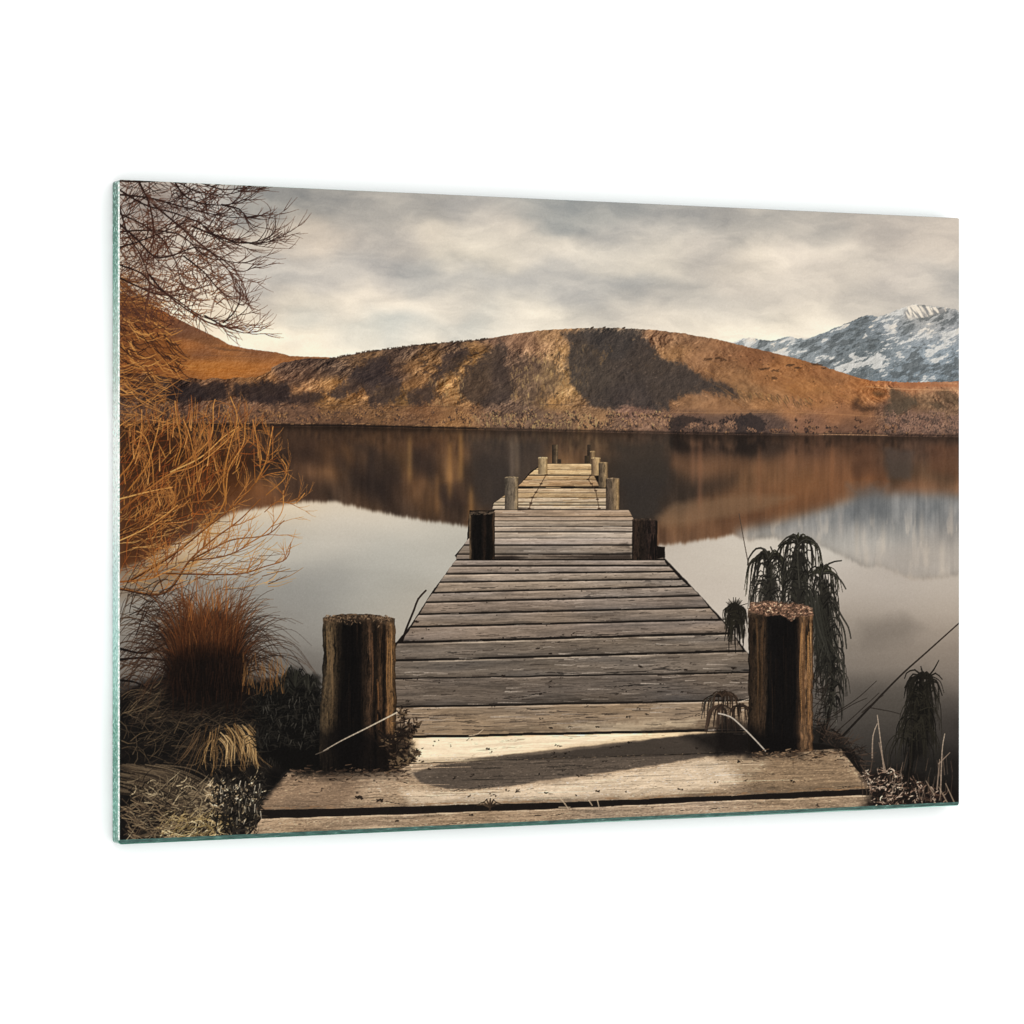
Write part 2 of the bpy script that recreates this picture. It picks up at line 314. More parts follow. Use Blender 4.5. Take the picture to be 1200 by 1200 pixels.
    # treelets on the skyline
    for k in range(80):
        x = 385 + (k * 2.55 + U(-1.5, 1.5)) % 185
        if rnd.random() < .35: continue
        y = float(ridge(MAIN, x)) - .2
        r_ = U(.3, 1.5)
        for j in range(5): seg(x + U(-1.6, 1.6), y + .8, x + U(-2, 2), y - U(0, r_), U(.7, 1.5), .8, hx('463a32'), U(.5, .85), ph)
    for x in (567, 564, 694, 708, 731):
        y = float(ridge(MAIN, x)); seg(x - 1, y, x + 1, y - 1, 2.2, 1.8, hx('40352d'), .9, ph)
    # ground vegetation on the flats
    def tuftblob(x, y, r, cols, dark):
        for k in range(int(r * r * 1.1) + 6):
            a = U(0, math.pi * 2); d = r * math.sqrt(rnd.random())
            px = x + math.cos(a) * d * 1.25; py = y + math.sin(a) * d * .85
            lit = (px - x) * .5 - (py - y) > U(-r * .7, r * .7)
            seg(px, py, px + U(-1, 1), py - U(.3, 1.6), U(.9, 1.8), .8, hx(rnd.choice(cols if lit else dark)), U(.5, .9))
    br = ['8d6d55', '9c7a5e', '7d604c', 'a5835f', '6e5546']; dk = ['3b302b', '4a3b33', '57463b', '332a26']
    for k in range(120):
        x = U(560, 790); y = U(481, 500) + (x - 560) * .012
        tuftblob(x, y, U(1.8, 4), br + ['a89268'], dk)
    for k in range(60):
        x = U(540, 700); y = U(484, 500)
        q = rnd.choice(['a9926a', '9e8660']); seg(x, y, x + U(-1, 1), y + U(3, 6), 1.5, 1.2, hx(q), .55)
    for x, y, r in ((752,494,7),(762,493,7),(775,497,6.5),(740,497,5),(813,500,6),(808,503,5),(835,501,6),(856,499,7),(850,502,5),(869,503,5)):
        tuftblob(x, y, r, ['a38065', '94745e', 'b08d70', '8a6b57'], ['5e4b40', '6d574a', '7b6150'])
    for k in range(60):
        x = U(786, 900); y = U(487, 506); tuftblob(x, y, U(2, 4), ['5a483f', '6b564a', '4c3e38'], ['2f2827', '38302d'])
    q, cv = poly([(858,496),(866,487),(880,485),(893,490),(897,505),(880,509),(862,508)], 2, 4, .25, 101); blend(q, cv * .8, hx('383130'))
    q, cv = poly([(786,490),(800,487),(815,488),(822,494),(806,497),(795,505),(784,506)], 2, 3, .25, 103); blend(q, cv * .7, hx('342d2b'))
    for x, y, r in ((813,501,6),(836,502,6),(856,500,7),(880,505,5)): tuftblob(x, y, r, ['a38065', '94745e', '8a6b57'], ['5e4b40', '4d4038'])
    for k in range(70):
        x = U(1040, 1124); y = U(484, 508); tuftblob(x, y, U(2.5, 5), ['8a6e5f', '7a6155', '967868'], ['55463f', '453a35', '67554b'])
    for k in range(40):
        x = U(900, 1050); y = U(499, 508); tuftblob(x, y, U(1.5, 3), ['7a5d49', '8a6950'], ['43352d', '33292a'])
    for x in (933, 946, 950, 1004, 1008): tuftblob(x, U(491, 494), 2.5, ['6b5140'], ['3f3029'])
    for k in range(110):
        x = U(139, 560); y = U(476, 495); tuftblob(x, y, U(1.5, 3.2), ['8f6c4c', '7c5d45', '9b7650', '6c513f'], ['483830', '3d302a', '57443a'])
    for x, y, r in ((205,488,6),(240,489,6),(262,487,6),(540,487,5),(548,492,6),(420,488,5),(315,486,6),(330,489,5)):
        tuftblob(x, y, r, ['9a7450', '8a6848', 'a98258'], ['57402f', '3f302a'])
    for k in range(26):
        x = U(560, 1120); y = float(np.interp(x, *SHORE)) - U(1, 3); tuftblob(x, y, U(1.5, 3), br, dk)
    # wet dark edge above the water
    sl2 = win(X0, 492, X1, 516); X = XX[sl2]; Y = YY[sl2]
    sh = np.interp(X, *SHORE); n = nz(X / 4, X * 0 + 1.7, 4, 105, .7)
    band = np.exp(-((Y - (sh - 1.4)) / (1.7 + n * 1.2)) ** 2) * np.where(X < 560, .95, np.where(X < 900, .6, .55))
    blend(sl2, np.clip(band, 0, 1), hx('1f1815'))
    for k in range(60):
        x = U(150, 560); y = float(np.interp(x, *SHORE)) - U(2.5, 4.5); seg(x, y, x + U(1, 5), y, 1, 1, hx('a4805c'), U(.3, .7))
    line([(960,509),(1000,509.5),(1040,510)], 1, .8, hx('c09a78'), a=.6)
    line([(905,508),(960,509)], .8, .8, hx('8c7460'), a=.5)
# ---------------------------------------------------------------- lake
def lake():
    pw = part_id('printed_lake', None, 'still lake mirroring the hill, the mountain and the pale sky')
    sl = win(X0, 495, X1, Y1); X = XX[sl]; Y = YY[sl]
    sh = np.interp(X[0], *SHORE)
    cov = np.clip((Y - sh[None]) * 1.3 + .5, 0, 1)
    wat = lofield([(200,600,'b9a68c'),(340,585,'d2c3ac'),(420,580,'d3c6b2'),(480,600,'c9c2b5'),(540,600,'b9b5aa'),(400,620,'bfbab0'),(330,640,'b2afa6'),(450,650,'aeada6'),(520,640,'b0aea6'),(400,680,'9d9c97'),(350,700,'8f8e8a'),
                    (440,700,'a09f98'),(480,720,'aaa59b'),(470,750,'a39e95'),(380,740,'8d8b86'),(350,780,'6d6964'),(180,760,'77726c'),(300,730,'88857f'),(160,720,'8c8881'),(200,830,'3c3835'),
                    (790,630,'b7afa5'),(820,640,'bfb8ae'),(870,650,'c4bdb2'),(840,690,'bcb4aa'),(900,620,'c9c2b7'),(930,640,'c0bbb2'),(980,620,'c2c0ba'),(1000,680,'b3aca4'),(1050,690,'ada69f'),(1100,690,'b3aba2'),
                    (1020,720,'a39a90'),(1100,720,'a2988d'),(1060,750,'8f867d'),(1015,745,'7f7870'),(1110,770,'8b8177'),(1030,780,'7d756d'),(1100,800,'716a63'),(1010,820,'5d5853'),(1060,830,'555049'),(1110,850,'3a3633'),(1000,860,'45413d'),(1100,900,'201e1b'),(1030,890,'2c2926'),(1110,940,'1c1a17')], sl, 32, 20)
    # mirrored hill
    h = X.shape[0]; K = .92
    src = C.copy(); isl = (L == [i for i, p in enumerate(PARTS) if p[0] == 'printed_sky'][0])
    ys = (sh[None] - (Y - sh[None]) * K)
    j = np.clip(((ys - Y0) * S).astype(int), 0, H - 1); i = np.arange(X.shape[1])[None] + sl[1].start
    ref = src[j, i]; m = 1. - isl[j, i].astype(f32); m[ys < Y0 + 5] = 0
    refm = ref * m[..., None]
    refb = blur(refm, 11, 2.2); mb = blur(m, 11, 2.2)
    refb2 = blur(refm, 4, 1.2); mb2 = blur(m, 4, 1.2)
    wn = ss(10, 40, Y - sh[None])[..., None]
    rc = (refb2 / np.maximum(mb2, .02)[..., None]) * (1 - wn) + (refb / np.maximum(mb, .02)[..., None]) * wn
    streak = nz(X / 4.5, Y / 75, 4, 111, .6)
    lum = rc.mean(-1, keepdims=True)
    isM = (i >= 0)
    rc = (lum + (rc - lum) * .66)
    con = np.clip(rc, 0, 1)
    rc = con ** 1.06 * np.array([.88, .81, .74], f32) + .0
    # mountain stays blue grey
    pmid = [k for k, p in enumerate(PARTS) if p[0] == 'printed_mountain'][0]
    mm = blur((L[j, i] == pmid).astype(f32), 8, 3)
    mc = np.array([.43, .44, .45], f32) + np.clip(streak * .5 + nz(X / 14, Y / 30, 4, 115, .55), -.6, 1)[..., None] * np.array([.11, .10, .09], f32)
    st = ss(.15, .5, nz(X / 8, Y / 34, 3, 117)) * ss(590, 625, Y)
    mc = mc + (hx('bdb3a7') - mc) * (st * .5)[..., None]; mc = mc + (hx('a9a39b') - mc) * (ss(596, 655, Y) * .55)[..., None]
    rc = rc * (1 - mm[..., None]) + mc * mm[..., None]
    rc = rc * (1 + .10 * streak)[..., None]
    mb = blur(m, 4.5, 1.5)
    edge = nz(X / 3.2, X * 0 + .4, 4, 119, .7) * .30
    a = np.clip(mb + edge * (mb * (1 - mb) * 4), 0, 1)
    a = ss(0.05, .95, a) * (1 - np.clip(mm, 0, 1) * (.18 + .45 * ss(605, 655, Y)))
    w = wat + (nz(X / 70, Y / 16, 4, 121) * .016)[..., None]
    col = w + (rc - w) * a[..., None]
    near = ss(40, 0, Y - sh[None]) * .18
    col = col * (1 - near)[..., None]
    blend(sl, cov, col, pw)
    def tone(P, c, al, soft, wp=6):
        q, cv = poly(P, soft, wp, .05, 123, pad=soft); blend(q, cv * al, hx(c))
    tone([(545,510),(640,515),(640,560),(600,590),(560,600),(552,560)], '3a3634', .55, 18)
    tone([(720,520),(780,510),(785,560),(770,605),(735,615),(725,570)], '36322f', .72, 16)
    tone([(660,512),(780,515),(780,560),(720,560)], '40382f', .35, 14)
    tone([(770,605),(790,590),(870,580),(930,582),(900,596),(850,606),(800,616),(776,618)], '7d6650', .55, 9, 3)
    tone([(139,505),(330,505),(330,545),(139,560)], '3d2a1e', .5, 22)
    tone([(139,555),(260,555),(240,600),(139,640)], '6e5138', .5, 26)
    tone([(410,520),(440,520),(440,555),(415,555)], '332a26', .5, 12)
    tone([(480,525),(510,520),(515,560),(485,560)], '352b27', .45, 12)
    tone([(515,570),(545,565),(548,592),(520,592)], '3a2e29', .5, 8)
    tone([(330,520),(400,515),(400,545),(330,548)], '3b2c24', .4, 14)
    tone([(1000,520),(1030,520),(1030,560),(1002,560)], '5f4434', .4, 8)
    tone([(1038,528),(1070,528),(1068,560),(1040,560)], '4f4742', .6, 8)
    tone([(1085,520),(1125,520),(1125,560),(1090,550)], '6a4733', .4, 12)
    tone([(995,570),(1040,570),(1032,600),(1000,605)], '5c5f62', .5, 14)
    for x, y, l, c, al in ((480,515,45,'b98f58',.35),(527,520,60,'a97f4c',.35),(540,510,50,'b0854f',.4),(552,575,35,'a07848',.45),(512,560,40,'96704a',.35),(600,515,50,'8b7c6d',.35),(606,515,40,'8d7d6a',.3),
                           (690,515,35,'8f7459',.3),(700,512,45,'94785c',.3),(820,520,70,'93694f',.35),(812,515,50,'8f6a52',.3),(890,525,60,'93694c',.3),(975,530,55,'946849',.3),
                           (1004,615,35,'c4b9ab',.5),(1015,640,22,'c9beb0',.5),(1035,620,28,'c2b7a9',.5),(1080,605,30,'bfb4a7',.5),(1104,640,30,'c9beb0',.55),(1085,640,22,'c6bbad',.5),(1050,580,25,'9fa0a0',.5),(1115,590,30,'b3aaa0',.5),(985,600,25,'c4bab0',.5),(1012,620,18,'cabfb2',.5)):
        q = win(x - 14, y - 25, x + 14, y + l + 25); Xq = XX[q]; Yq = YY[q]
        blend(q, al * np.exp(-((Xq - x) / 3.2) ** 2) * (.6 if x > 980 and y > 570 else 1) * ss(y - 12, y + 8, Yq) * ss(y + l + 14, y + l - 8, Yq), hx(c))
    tone([(1010,730),(1060,722),(1080,735),(1060,752),(1012,760)], '6f6861', .45, 18)
    tone([(1000,800),(1080,790),(1125,820),(1125,880),(990,880)], '45413d', .35, 30)
    tone([(330,670),(400,665),(420,690),(380,710),(320,705)], '8a8a87', .25, 22)
# ---------------------------------------------------------------- jetty
GL = [(655.7,655.7,1.6),(663.2,663,1.5),(672.5,670.6,1.5),(682,679.6,1.5),(694,689.3,1.6),(705,700.4,1.6),(719,714.6,1.7),(733.5,729,1.9),(751.3,746,2.3),(772.3,767,2.2),(794.2,790.8,1.3),(827.5,823.5,2.0),(862.5,858.5,2.8),(893.5,887,1.5)]
LB = ([655,663,673,682,694,706,720,734.5,752.5,772,794,827,862,894], [535,528,522,515,506.5,497,489,479.5,466,452,440,440,440,470])
RB = ([655,669,679,687,698,712.5,726,742.5,764,790,824,859,887], [779,792,802,810,821,832,846,860,874,885,890,890,890])
def wood(q, yt, yb, base, seed, lx=46., k=1., edge=True):
    X = XX[q]; Y = YY[q]
    hgt = np.maximum(yb - yt, 1); t = (Y - yt) / hgt
    hh = float(np.mean(hgt))
    wv = nz(X / 60, t * 1.3 + seed, 3, seed) * .16
    g1 = nz(X / lx, (t + wv) * max(1.5, hh / 4.2) + seed * 7.1, 4, seed + 1, .62)
    g2 = nz(X / (lx * .33), (t + wv) * max(2.5, hh / 1.6) + seed * 3.3, 4, seed + 2, .68)
    g3 = nz(X / 3., Y / 1.3 + seed, 2, seed + 3)
    lo = nz(X / 75., t * .8 + seed * 2.7, 3, seed + 4)
    v = 1 + k * (.20 * g1 + .25 * g2 + .06 * g3 + .12 * lo) + (.10 * nz(X / 1.6, Y / 1.1, 2, seed + 12) * (hh > 34))
    col = base * v[..., None]
    cr = ss(.30, .48, g2 * .7 + g1 * .5) * min(1, hh / 12)
    col = col * (1 - .55 * k * cr)[..., None]
    if edge:
        hi = np.exp(-((Y - yt - .9) / .9) ** 2) * (.5 + .5 * nz(X / 30, X * 0 + seed, 3, seed + 5)) * min(1, hh / 6)
        col = col + hi[..., None] * .17 * np.array([1, .95, .88], f32)
        col = col * (1 - .32 * ss(.72, 1.0, t) * (.6 + .5 * nz(X / 40, X * 0 + seed + 1, 3, seed + 6)))[..., None]
    col = col + (nz(X / 90, t + seed, 2, seed + 8) * .012)[..., None] * np.array([1, 0, -1.3], f32)
    return col
def gapline(k, X):
    a, b, _ = GL[k]; return a + (b - a) * (X - 530) / 190. + nz(X / 34, X * 0 + k * 3.1, 3, 130) * (.25 + .6 * ss(700, 830, np.float32(a)))
def jetty():
    global PJ
    PJ = pj = part_id('printed_jetty', None, 'weathered plank jetty leading straight out over the lake')
    # dark understructure
    under = [(641,543.5),(693,543.5),(701,557),(711,572),(712,597),(737,597.5),(742,610),(771,640),(779,641),(779,654),(803,679),(847,726),(878,768),(890,860),(1000,878),(1028,948),(290,985),(296,955),(335,905),(440,894),(440,770),(465,752),(480,734),(506,694),(535,655),(533,651),(547,634),(550,598),(578,598),(577,590),(607,570),(622,552),(632,546)]
    q, cv = poly(under, .8, .6, .2, 131); blend(q, cv, hx('1b1613'), pj)
    pl = lambda: part_id('plank', pj)
    rs = random.Random(5)
    def plank(ytop, ybot, xl, xr, base, seed, k=1., lx=46., sky=0.):
        x0 = min(xl(0), xl(1)) - 4; x1 = max(xr(0), xr(1)) + 4
        xs = np.linspace(x0, x1, 40); ya = float(np.min(ytop(xs))); yb = float(np.max(ybot(xs)))
        q = win(x0, ya - 2, x1, yb + 2); X = XX[q]; Y = YY[q]
        yt = ytop(X); yy = ybot(X); t = np.clip((Y - yt) / np.maximum(yy - yt, .5), 0, 1)
        jl = nz(Y / 5, Y * 0 + seed, 3, 133) * .8
        cv = np.clip((Y - yt) * 1.6 + .5, 0, 1) * np.clip((yy - Y) * 1.6 + .5, 0, 1) * np.clip((X - xl(t) - jl) * 1.2 + .5, 0, 1) * np.clip((xr(t) + jl - X) * 1.2 + .5, 0, 1)
        blend(q, cv, wood(q, yt, yy, base, seed, lx, k), pl())
        return q, cv
    # third section, far and warm
    c3 = [(543.7,550.5,'bfa37c'),(550.8,556.2,'c6aa82'),(557.6,562.5,'ad906c'),(562.8,569.8,'ab8e6e'),(572.6,577.5,'bba386'),(577.8,583,'a48c6c'),(583.7,588.2,'b5a48e'),(588.8,591.6,'a8987f'),(592.6,596.6,'ae9f8c')]
    for n, (a, b, c) in enumerate(c3):
        la = np.interp(a, [543, 552, 569, 580, 590, 597], [640, 624, 608, 592, 578, 577]); lb = np.interp(b, [543, 552, 569, 580, 590, 597], [640, 624, 608, 592, 578, 577])
        ra = np.interp(a, [543, 556, 570, 572, 597], [693, 695, 702, 710, 711]); rb_ = np.interp(b, [543, 556, 570, 572, 597], [693, 695, 702, 710, 711])
        plank(lambda X, a=a: X * 0 + a, lambda X, b=b: X * 0 + b, lambda t, la=la, lb=lb: la + (lb - la) * t, lambda t, ra=ra, rb_=rb_: ra + (rb_ - ra) * t, hx(c), 3 + n, .8, 30)
    for k in range(150):
        y = U(546, 596); x = U(float(np.interp(y, [543, 552, 569, 580, 597], [641, 626, 610, 596, 582])) + 2, 684); line([(x, y), (x + U(8, 26), y + U(-.6, .6))], .8, .5, hx(rs.choice(['7d6040', 'e0c79c', '6b5138', 'd8c4a4'])), a=U(.25, .6))
    for P in ([(640,556),(634,567),(628,577),(624,583),(622,590),(620,596)], [(692,557),(689,562),(693,567),(698,575),(700,585),(702,596)]):
        for k in range(len(P) - 1): seg(*P[k], *P[k+1], 1.1, 1.1, hx('4b3a2c'), .75)
        for x, y in P: seg(x - 1, y, x + 1, y, 1.8, 1.8, hx('3f2f24'), .8)
    # second section
    c2 = [(597.8,605,'9a8672'),(606,610,'a59280'),(611,616.6,'958778'),(617.4,622.6,'9e9082'),(624,630.6,'aa9c8d'),(631,637.9,'a0948a'),(639.8,648.6,'82776c'),(650.2,655,'776c62')]
    for n, (a, b, c) in enumerate(c2):
        fl = lambda y: float(np.interp(y, [597, 615, 634, 652, 656], [581, 562, 547, 534.5, 534]))
        fr = lambda y: float(np.interp(y, [597, 608, 640, 655], [736, 742, 768, 778]))
        plank(lambda X, a=a: X * 0 + a, lambda X, b=b: X * 0 + b, lambda t, a=a, b=b: fl(a) + (fl(b) - fl(a)) * t, lambda t, a=a, b=b: fr(a) + (fr(b) - fr(a)) * t, hx(c), 15 + n, .8, 60)
    for k in range(60):
        x = U(575, 720); y = U(599, 653); line([(x, y), (x + U(10, 40), y + U(-.6, .6))], .8, .5, hx(rs.choice(['5e5147', '73655a', 'd8cdbf', '4b4039'])), a=U(.2, .6))
    # first section
    cols = ['8b7f75','908378','95887b','8b7f73','897d72','81756b','82766b','7f7369','746a60','6c635a','685f57','917f6b','d6bf9e']
    rl = rs.choice
    for n in range(len(GL) - 1):
        ga = GL[n][2] / 2 + .25; gb = GL[n + 1][2] / 2 + .25
        ya, yb = GL[n][0], GL[n + 1][0]
        la, lb = np.interp(ya, *LB), np.interp(yb, *LB); ra, rb_ = np.interp(GL[n][1] - 3, *RB), np.interp(GL[n+1][1] - 4, *RB)
        o1 = rs.uniform(-1.2, 1.2); o2 = rs.uniform(-1.5, 1.5)
        plank(lambda X, n=n, g=ga: gapline(n, X) + g, lambda X, n=n, g=gb: gapline(n + 1, X) - g,
              lambda t, la=la, lb=lb: la + o1 + (lb - la) * .8 * t, lambda t, ra=ra, rb_=rb_: ra + o2 + (rb_ - ra) * .8 * t, hx(cols[n]), 24 + n, 1.05 if n < 11 else .8, 60 + n * 3)
    # plank A under the shadows, and the front plank
    tA = lambda X: np.interp(X, [300, 335, 470, 620, 837, 900, 985, 1022], [906, 905, 896, 890, 883, 881, 877.5, 876.5]) + nz(X / 20, X * 0, 3, 141) * .7
    bA = lambda X: np.interp(X, [290, 380, 620, 680, 850, 920, 1022], [949.5, 947.5, 941, 939, 932.5, 929, 924]) + nz(X / 22, X * 0 + 2, 3, 142) * .7
    plank(tA, bA, lambda t: 336 - 38 * t, lambda t: 985 + 36 * t, hx('a69078'), 40, 1.15, 70)
    tF = lambda X: np.interp(X, [290, 380, 620, 680, 850, 920, 1022], [960, 957.5, 949, 946.5, 938.5, 936, 931.5]) + nz(X / 22, X * 0 + 4, 3, 143) * .7
    plank(tF, lambda X: X * 0 + 991, lambda t: 306 - 22 * t, lambda t: 1021 + 14 * t, hx('96836f'), 42, 1.2, 70)
    # sun and shade on the near planks
    def tint(P, c, a, soft=2., wp=1., mul=False, sd=145):
        q, cv = poly(P, soft, wp, .12, sd, pad=soft)
        ok = np.isin(L[q], deck)
        if mul: blend(q, cv * a * ok, C[q] * hx(c) * 1.0)
        else: blend(q, cv * a * ok, hx(c) * (.55 + .45 * C[q].mean(-1, keepdims=True) / max(.05, float(C[q][ok].mean()) if ok.any() else .5)))
    deck = [i for i, p in enumerate(PARTS) if p[0] == 'plank' or p[0] == 'printed_jetty'][1:]
    tint([(490,863),(600,860),(720,856),(760,858),(700,870),(600,883),(540,891),(488,892)], 'e6d3b8', .7, 6)
    tint([(470,925),(560,928),(640,918),(720,907),(830,888),(880,885),(900,892),(880,915),(800,930),(640,938),(480,944)], 'e6d2b8', .75, 10, 3)
    tint([(480,896),(520,895),(500,915),(478,910)], 'd2bda4', .5, 6, 2)
    tint([(840,884),(980,880),(1020,925),(880,930)], '6e5c48', .55, 16, 5)
    tint([(300,910),(370,905),(430,915),(400,950),(296,952)], '7c6754', .6, 16, 5)
    tint([(520,895),(600,888),(700,876),(790,863),(850,857),(880,860),(880,884),(832,886),(780,895),(720,904),(640,914),(600,921),(560,925),(522,924),(494,918),(482,906)], '574e46', .90, 2.2, 1.2)
    tint([(545,889.5),(600,884),(680,875),(790,863),(850,858),(850,884),(620,891)], '4a423b', .85, 2., .8)
    tint([(800,862),(880,850),(885,884),(840,884)], '1f1a17', .8, 14, 3)
    tint([(640,850),(760,846),(820,842),(815,850),(700,858)], 'c9b89e', .55, 5, 5)
    tint([(470,855),(640,859),(720,855),(640,862),(470,862)], 'c0a585', .6, 2, 2)
    for k in range(60):
        x = U(500, 830); y = U(830, 858); line([(x, y), (x + U(10, 40), y + U(-1.2, .6))], U(.7, 1.6), .5, hx(rs.choice(['b7a68f', '5b5046', 'c4b298', '4a4038'])), a=U(.2, .5))
    # sandy grit and fine light streaks on the front planks
    for k in range(5200):
        x = U(300, 1020); y = U(884, 984)
        j = int((y - Y0) * S); i = int((x - X0) * S)
        if not (0 <= j < H and 0 <= i < W) or L[j, i] not in deck: continue
        b = C[j, i].mean(); dk_ = rs.random() < .45
        c = C[j, i] * (.45 if dk_ else 1.55) + (0 if dk_ else .04)
        seg(x, y, x + U(.3, 2.6), y + U(-.4, .4), U(.4, .95), .4, np.clip(c, 0, .9), U(.2, .6))
    for k in range(230):
        x = U(296, 1000); y = U(886, 984); l = U(20, 90)
        j = int((y - Y0) * S); i = int((x - X0) * S); i2 = int((x + l - X0) * S)
        if not (0 <= j < H and i2 < W) or L[j, i] not in deck or L[j, i2] not in deck or L[j - 3, i2] not in deck: continue
        b = C[j, i]; c = b * rs.choice([.45, .6, .6, .7, 1.25, 1.35])
        line([(x, y), (x + l * .5, y - l * .014 + U(-.8, .8)), (x + l, y - l * .03 + U(-.8, .8))], U(.5, 1.2), .4, np.clip(c, 0, .92), a=U(.3, .75))
    # bark checks, splits, knots and litter
    for k in range(520):
        y = 656 + 205 * rs.random() ** .75; x = U(float(np.interp(y, *LB)) + 6, float(np.interp(y, *RB)) - 6); sc = (y - 540) / 300.
        line([(x, y), (x + U(4, 16) * sc, y + U(-.7, .5)), (x + U(12, 34) * sc, y + U(-1.3, .8))], U(.5, 1.5) * sc + .3, .4, hx(rs.choice(['332b26', '241e1a', '473e37', 'b3a89c', 'a89c90', '3a312b'])), a=U(.25, .75))
    for k in range(150):
        y = 657 + 290 * rs.random() ** .8
        lx = float(np.interp(y, *LB)) + 6 if y < 890 else 320; rx = float(np.interp(y, *RB)) - 6 if y < 880 else 1000
        x = U(lx, rx); sc = (y - 540) / 300.
        for m in range(rs.randint(1, 5)):
            dx, dy = U(-2.5, 2.5) * sc, U(-1.2, 1.2) * sc
            seg(x + dx, y + dy, x + dx + U(-1.5, 2.5) * sc, y + dy + U(-.9, .9) * sc, U(.6, 1.9) * sc, .6 * sc, hx('1d1713'), U(.5, .9))
    for x, y, r in ((488,728,4),(606,668,3),(630,760,3),(645,766,3),(512,829,3),(495,748,2),(590,792,3),(750,781,4),(700,852,3),(645,853,3),(420,935,6),(445,938,5),(640,929,3),(700,927,3.5),(803,785,3),(860,783,4),(465,962,3),(552,955,3)):
        for m in range(9): seg(x + U(-r, r) * .8, y + U(-r, r) * .3, x + U(-r, r) * .8, y + U(-r, r) * .3, r * U(.15, .45), .5, hx('241c17'), .8)
    # rim lights and undersides at the gaps
    for n in (8, 9, 11, 12):
        a, b, g = GL[n]
        for k in range(26):
            x = U(470, 870); y = a + (b - a) * (x - 530) / 190 + g / 2 + .8
            line([(x, y), (x + U(10, 40), y - U(0, .8))], .9, .6, hx('c4b5a2' if n < 12 else 'd9c09c'), a=U(.2, .55))
    for k in range(120):
        x = U(300, 1015); y = float(tF(np.array([x]))[0]) + U(.2, 1.2); seg(x, y, x + U(3, 14), y - U(0, .4), 1., .7, hx('d2bda2'), U(.2, .7))
        x = U(300, 1015); y = float(bA(np.array([x]))[0]) - U(.8, 3); seg(x, y, x + U(3, 14), y - U(0, .4), 1.2, .8, hx('8a6c50'), U(.2, .6))
# ---------------------------------------------------------------- posts
def post(x0, x1, y0, y1, ramp, seed, top='6b5844', rough=1., label=None, lean=0., bulge=0., streak=.5, capd=0., skyrim=0.):
    pid = part_id('post', PJ, label)
    w = x1 - x0; q = win(x0 - 5, y0 - 4, x1 + 5, y1 + 5); X = XX[q]; Y = YY[q]
    t = (Y - y0) / (y1 - y0)
    xa = x0 + lean * t - bulge * ss(.2, .8, t) + nz(Y / 9, Y * 0, 3, seed) * .011 * w * rough * 1.4
    xb = x1 + lean * t + bulge * .3 * ss(.2, .8, t) + nz(Y / 9, Y * 0 + 5, 3, seed + 1) * .011 * w * rough * 1.4
    u = (X - xa) / (xb - xa)
    uc = np.clip(u, 0, 1)
    yt = y0 + (w * .035) * (np.abs(uc * 2 - 1) ** 3) * 1.5 + nz(X / (w * .12), X * 0 + 2, 3, seed + 2) * .02 * w * rough
    yb = y1 + (w * .03) * (1 - (uc * 2 - 1) ** 2)
    cv = np.clip((X - xa) * S + .5, 0, 1) * np.clip((xb - X) * S + .5, 0, 1) * np.clip((Y - yt) * S + .5, 0, 1) * np.clip((yb - Y) * S + .5, 0, 1)
    us = np.array([r[0] for r in ramp]); cs = np.array([hx(r[1]) for r in ramp])
    uw = uc + nz(Y / (w * .9), u * 5, 3, seed + 3) * .03
    col = np.stack([np.interp(uw, us, cs[:, k]) for k in range(3)], -1).astype(f32)
    lum = col.mean(-1)
    g = nz(u * w / 2.6, Y / (w * .55), 4, seed + 4, .65); g2 = nz(u * w / 1.2, Y / 9., 3, seed + 6, .6)
    col = col * (.92 + streak * (.5 * g + .4 * g2))[..., None]; lm_ = col.mean(-1, keepdims=True); col = lm_ + (col - lm_) * .86
    ck = np.maximum(ss(.22, .5, nz(u * w / 3.4, Y / (w * .9), 3, seed + 8)), ss(.2, .5, nz(u * w / 2.2, Y / 7, 4, seed + 11, .65)) * .7)
    col = col * (1 + streak * .5 * nz(u * w / 1.6, Y / 3.5, 4, seed + 12, .65))[..., None]
    col = col * (1 - .6 * streak * ck * 1.4)[..., None].clip(.1, 1)
    if capd:
        e = ss(capd * (1 + .5 * nz(X / (w * .1), Y / 6, 3, seed + 9)), 0, Y - yt)
        tc = hx(top) * (.9 + .7 * nz(X / (w * .05) , Y / 2.0, 3, seed + 10))[..., None]
        col = col + (tc - col) * (e * .9)[..., None]
    blend(q, cv, np.clip(col, .02, 1), pid)
    return pid
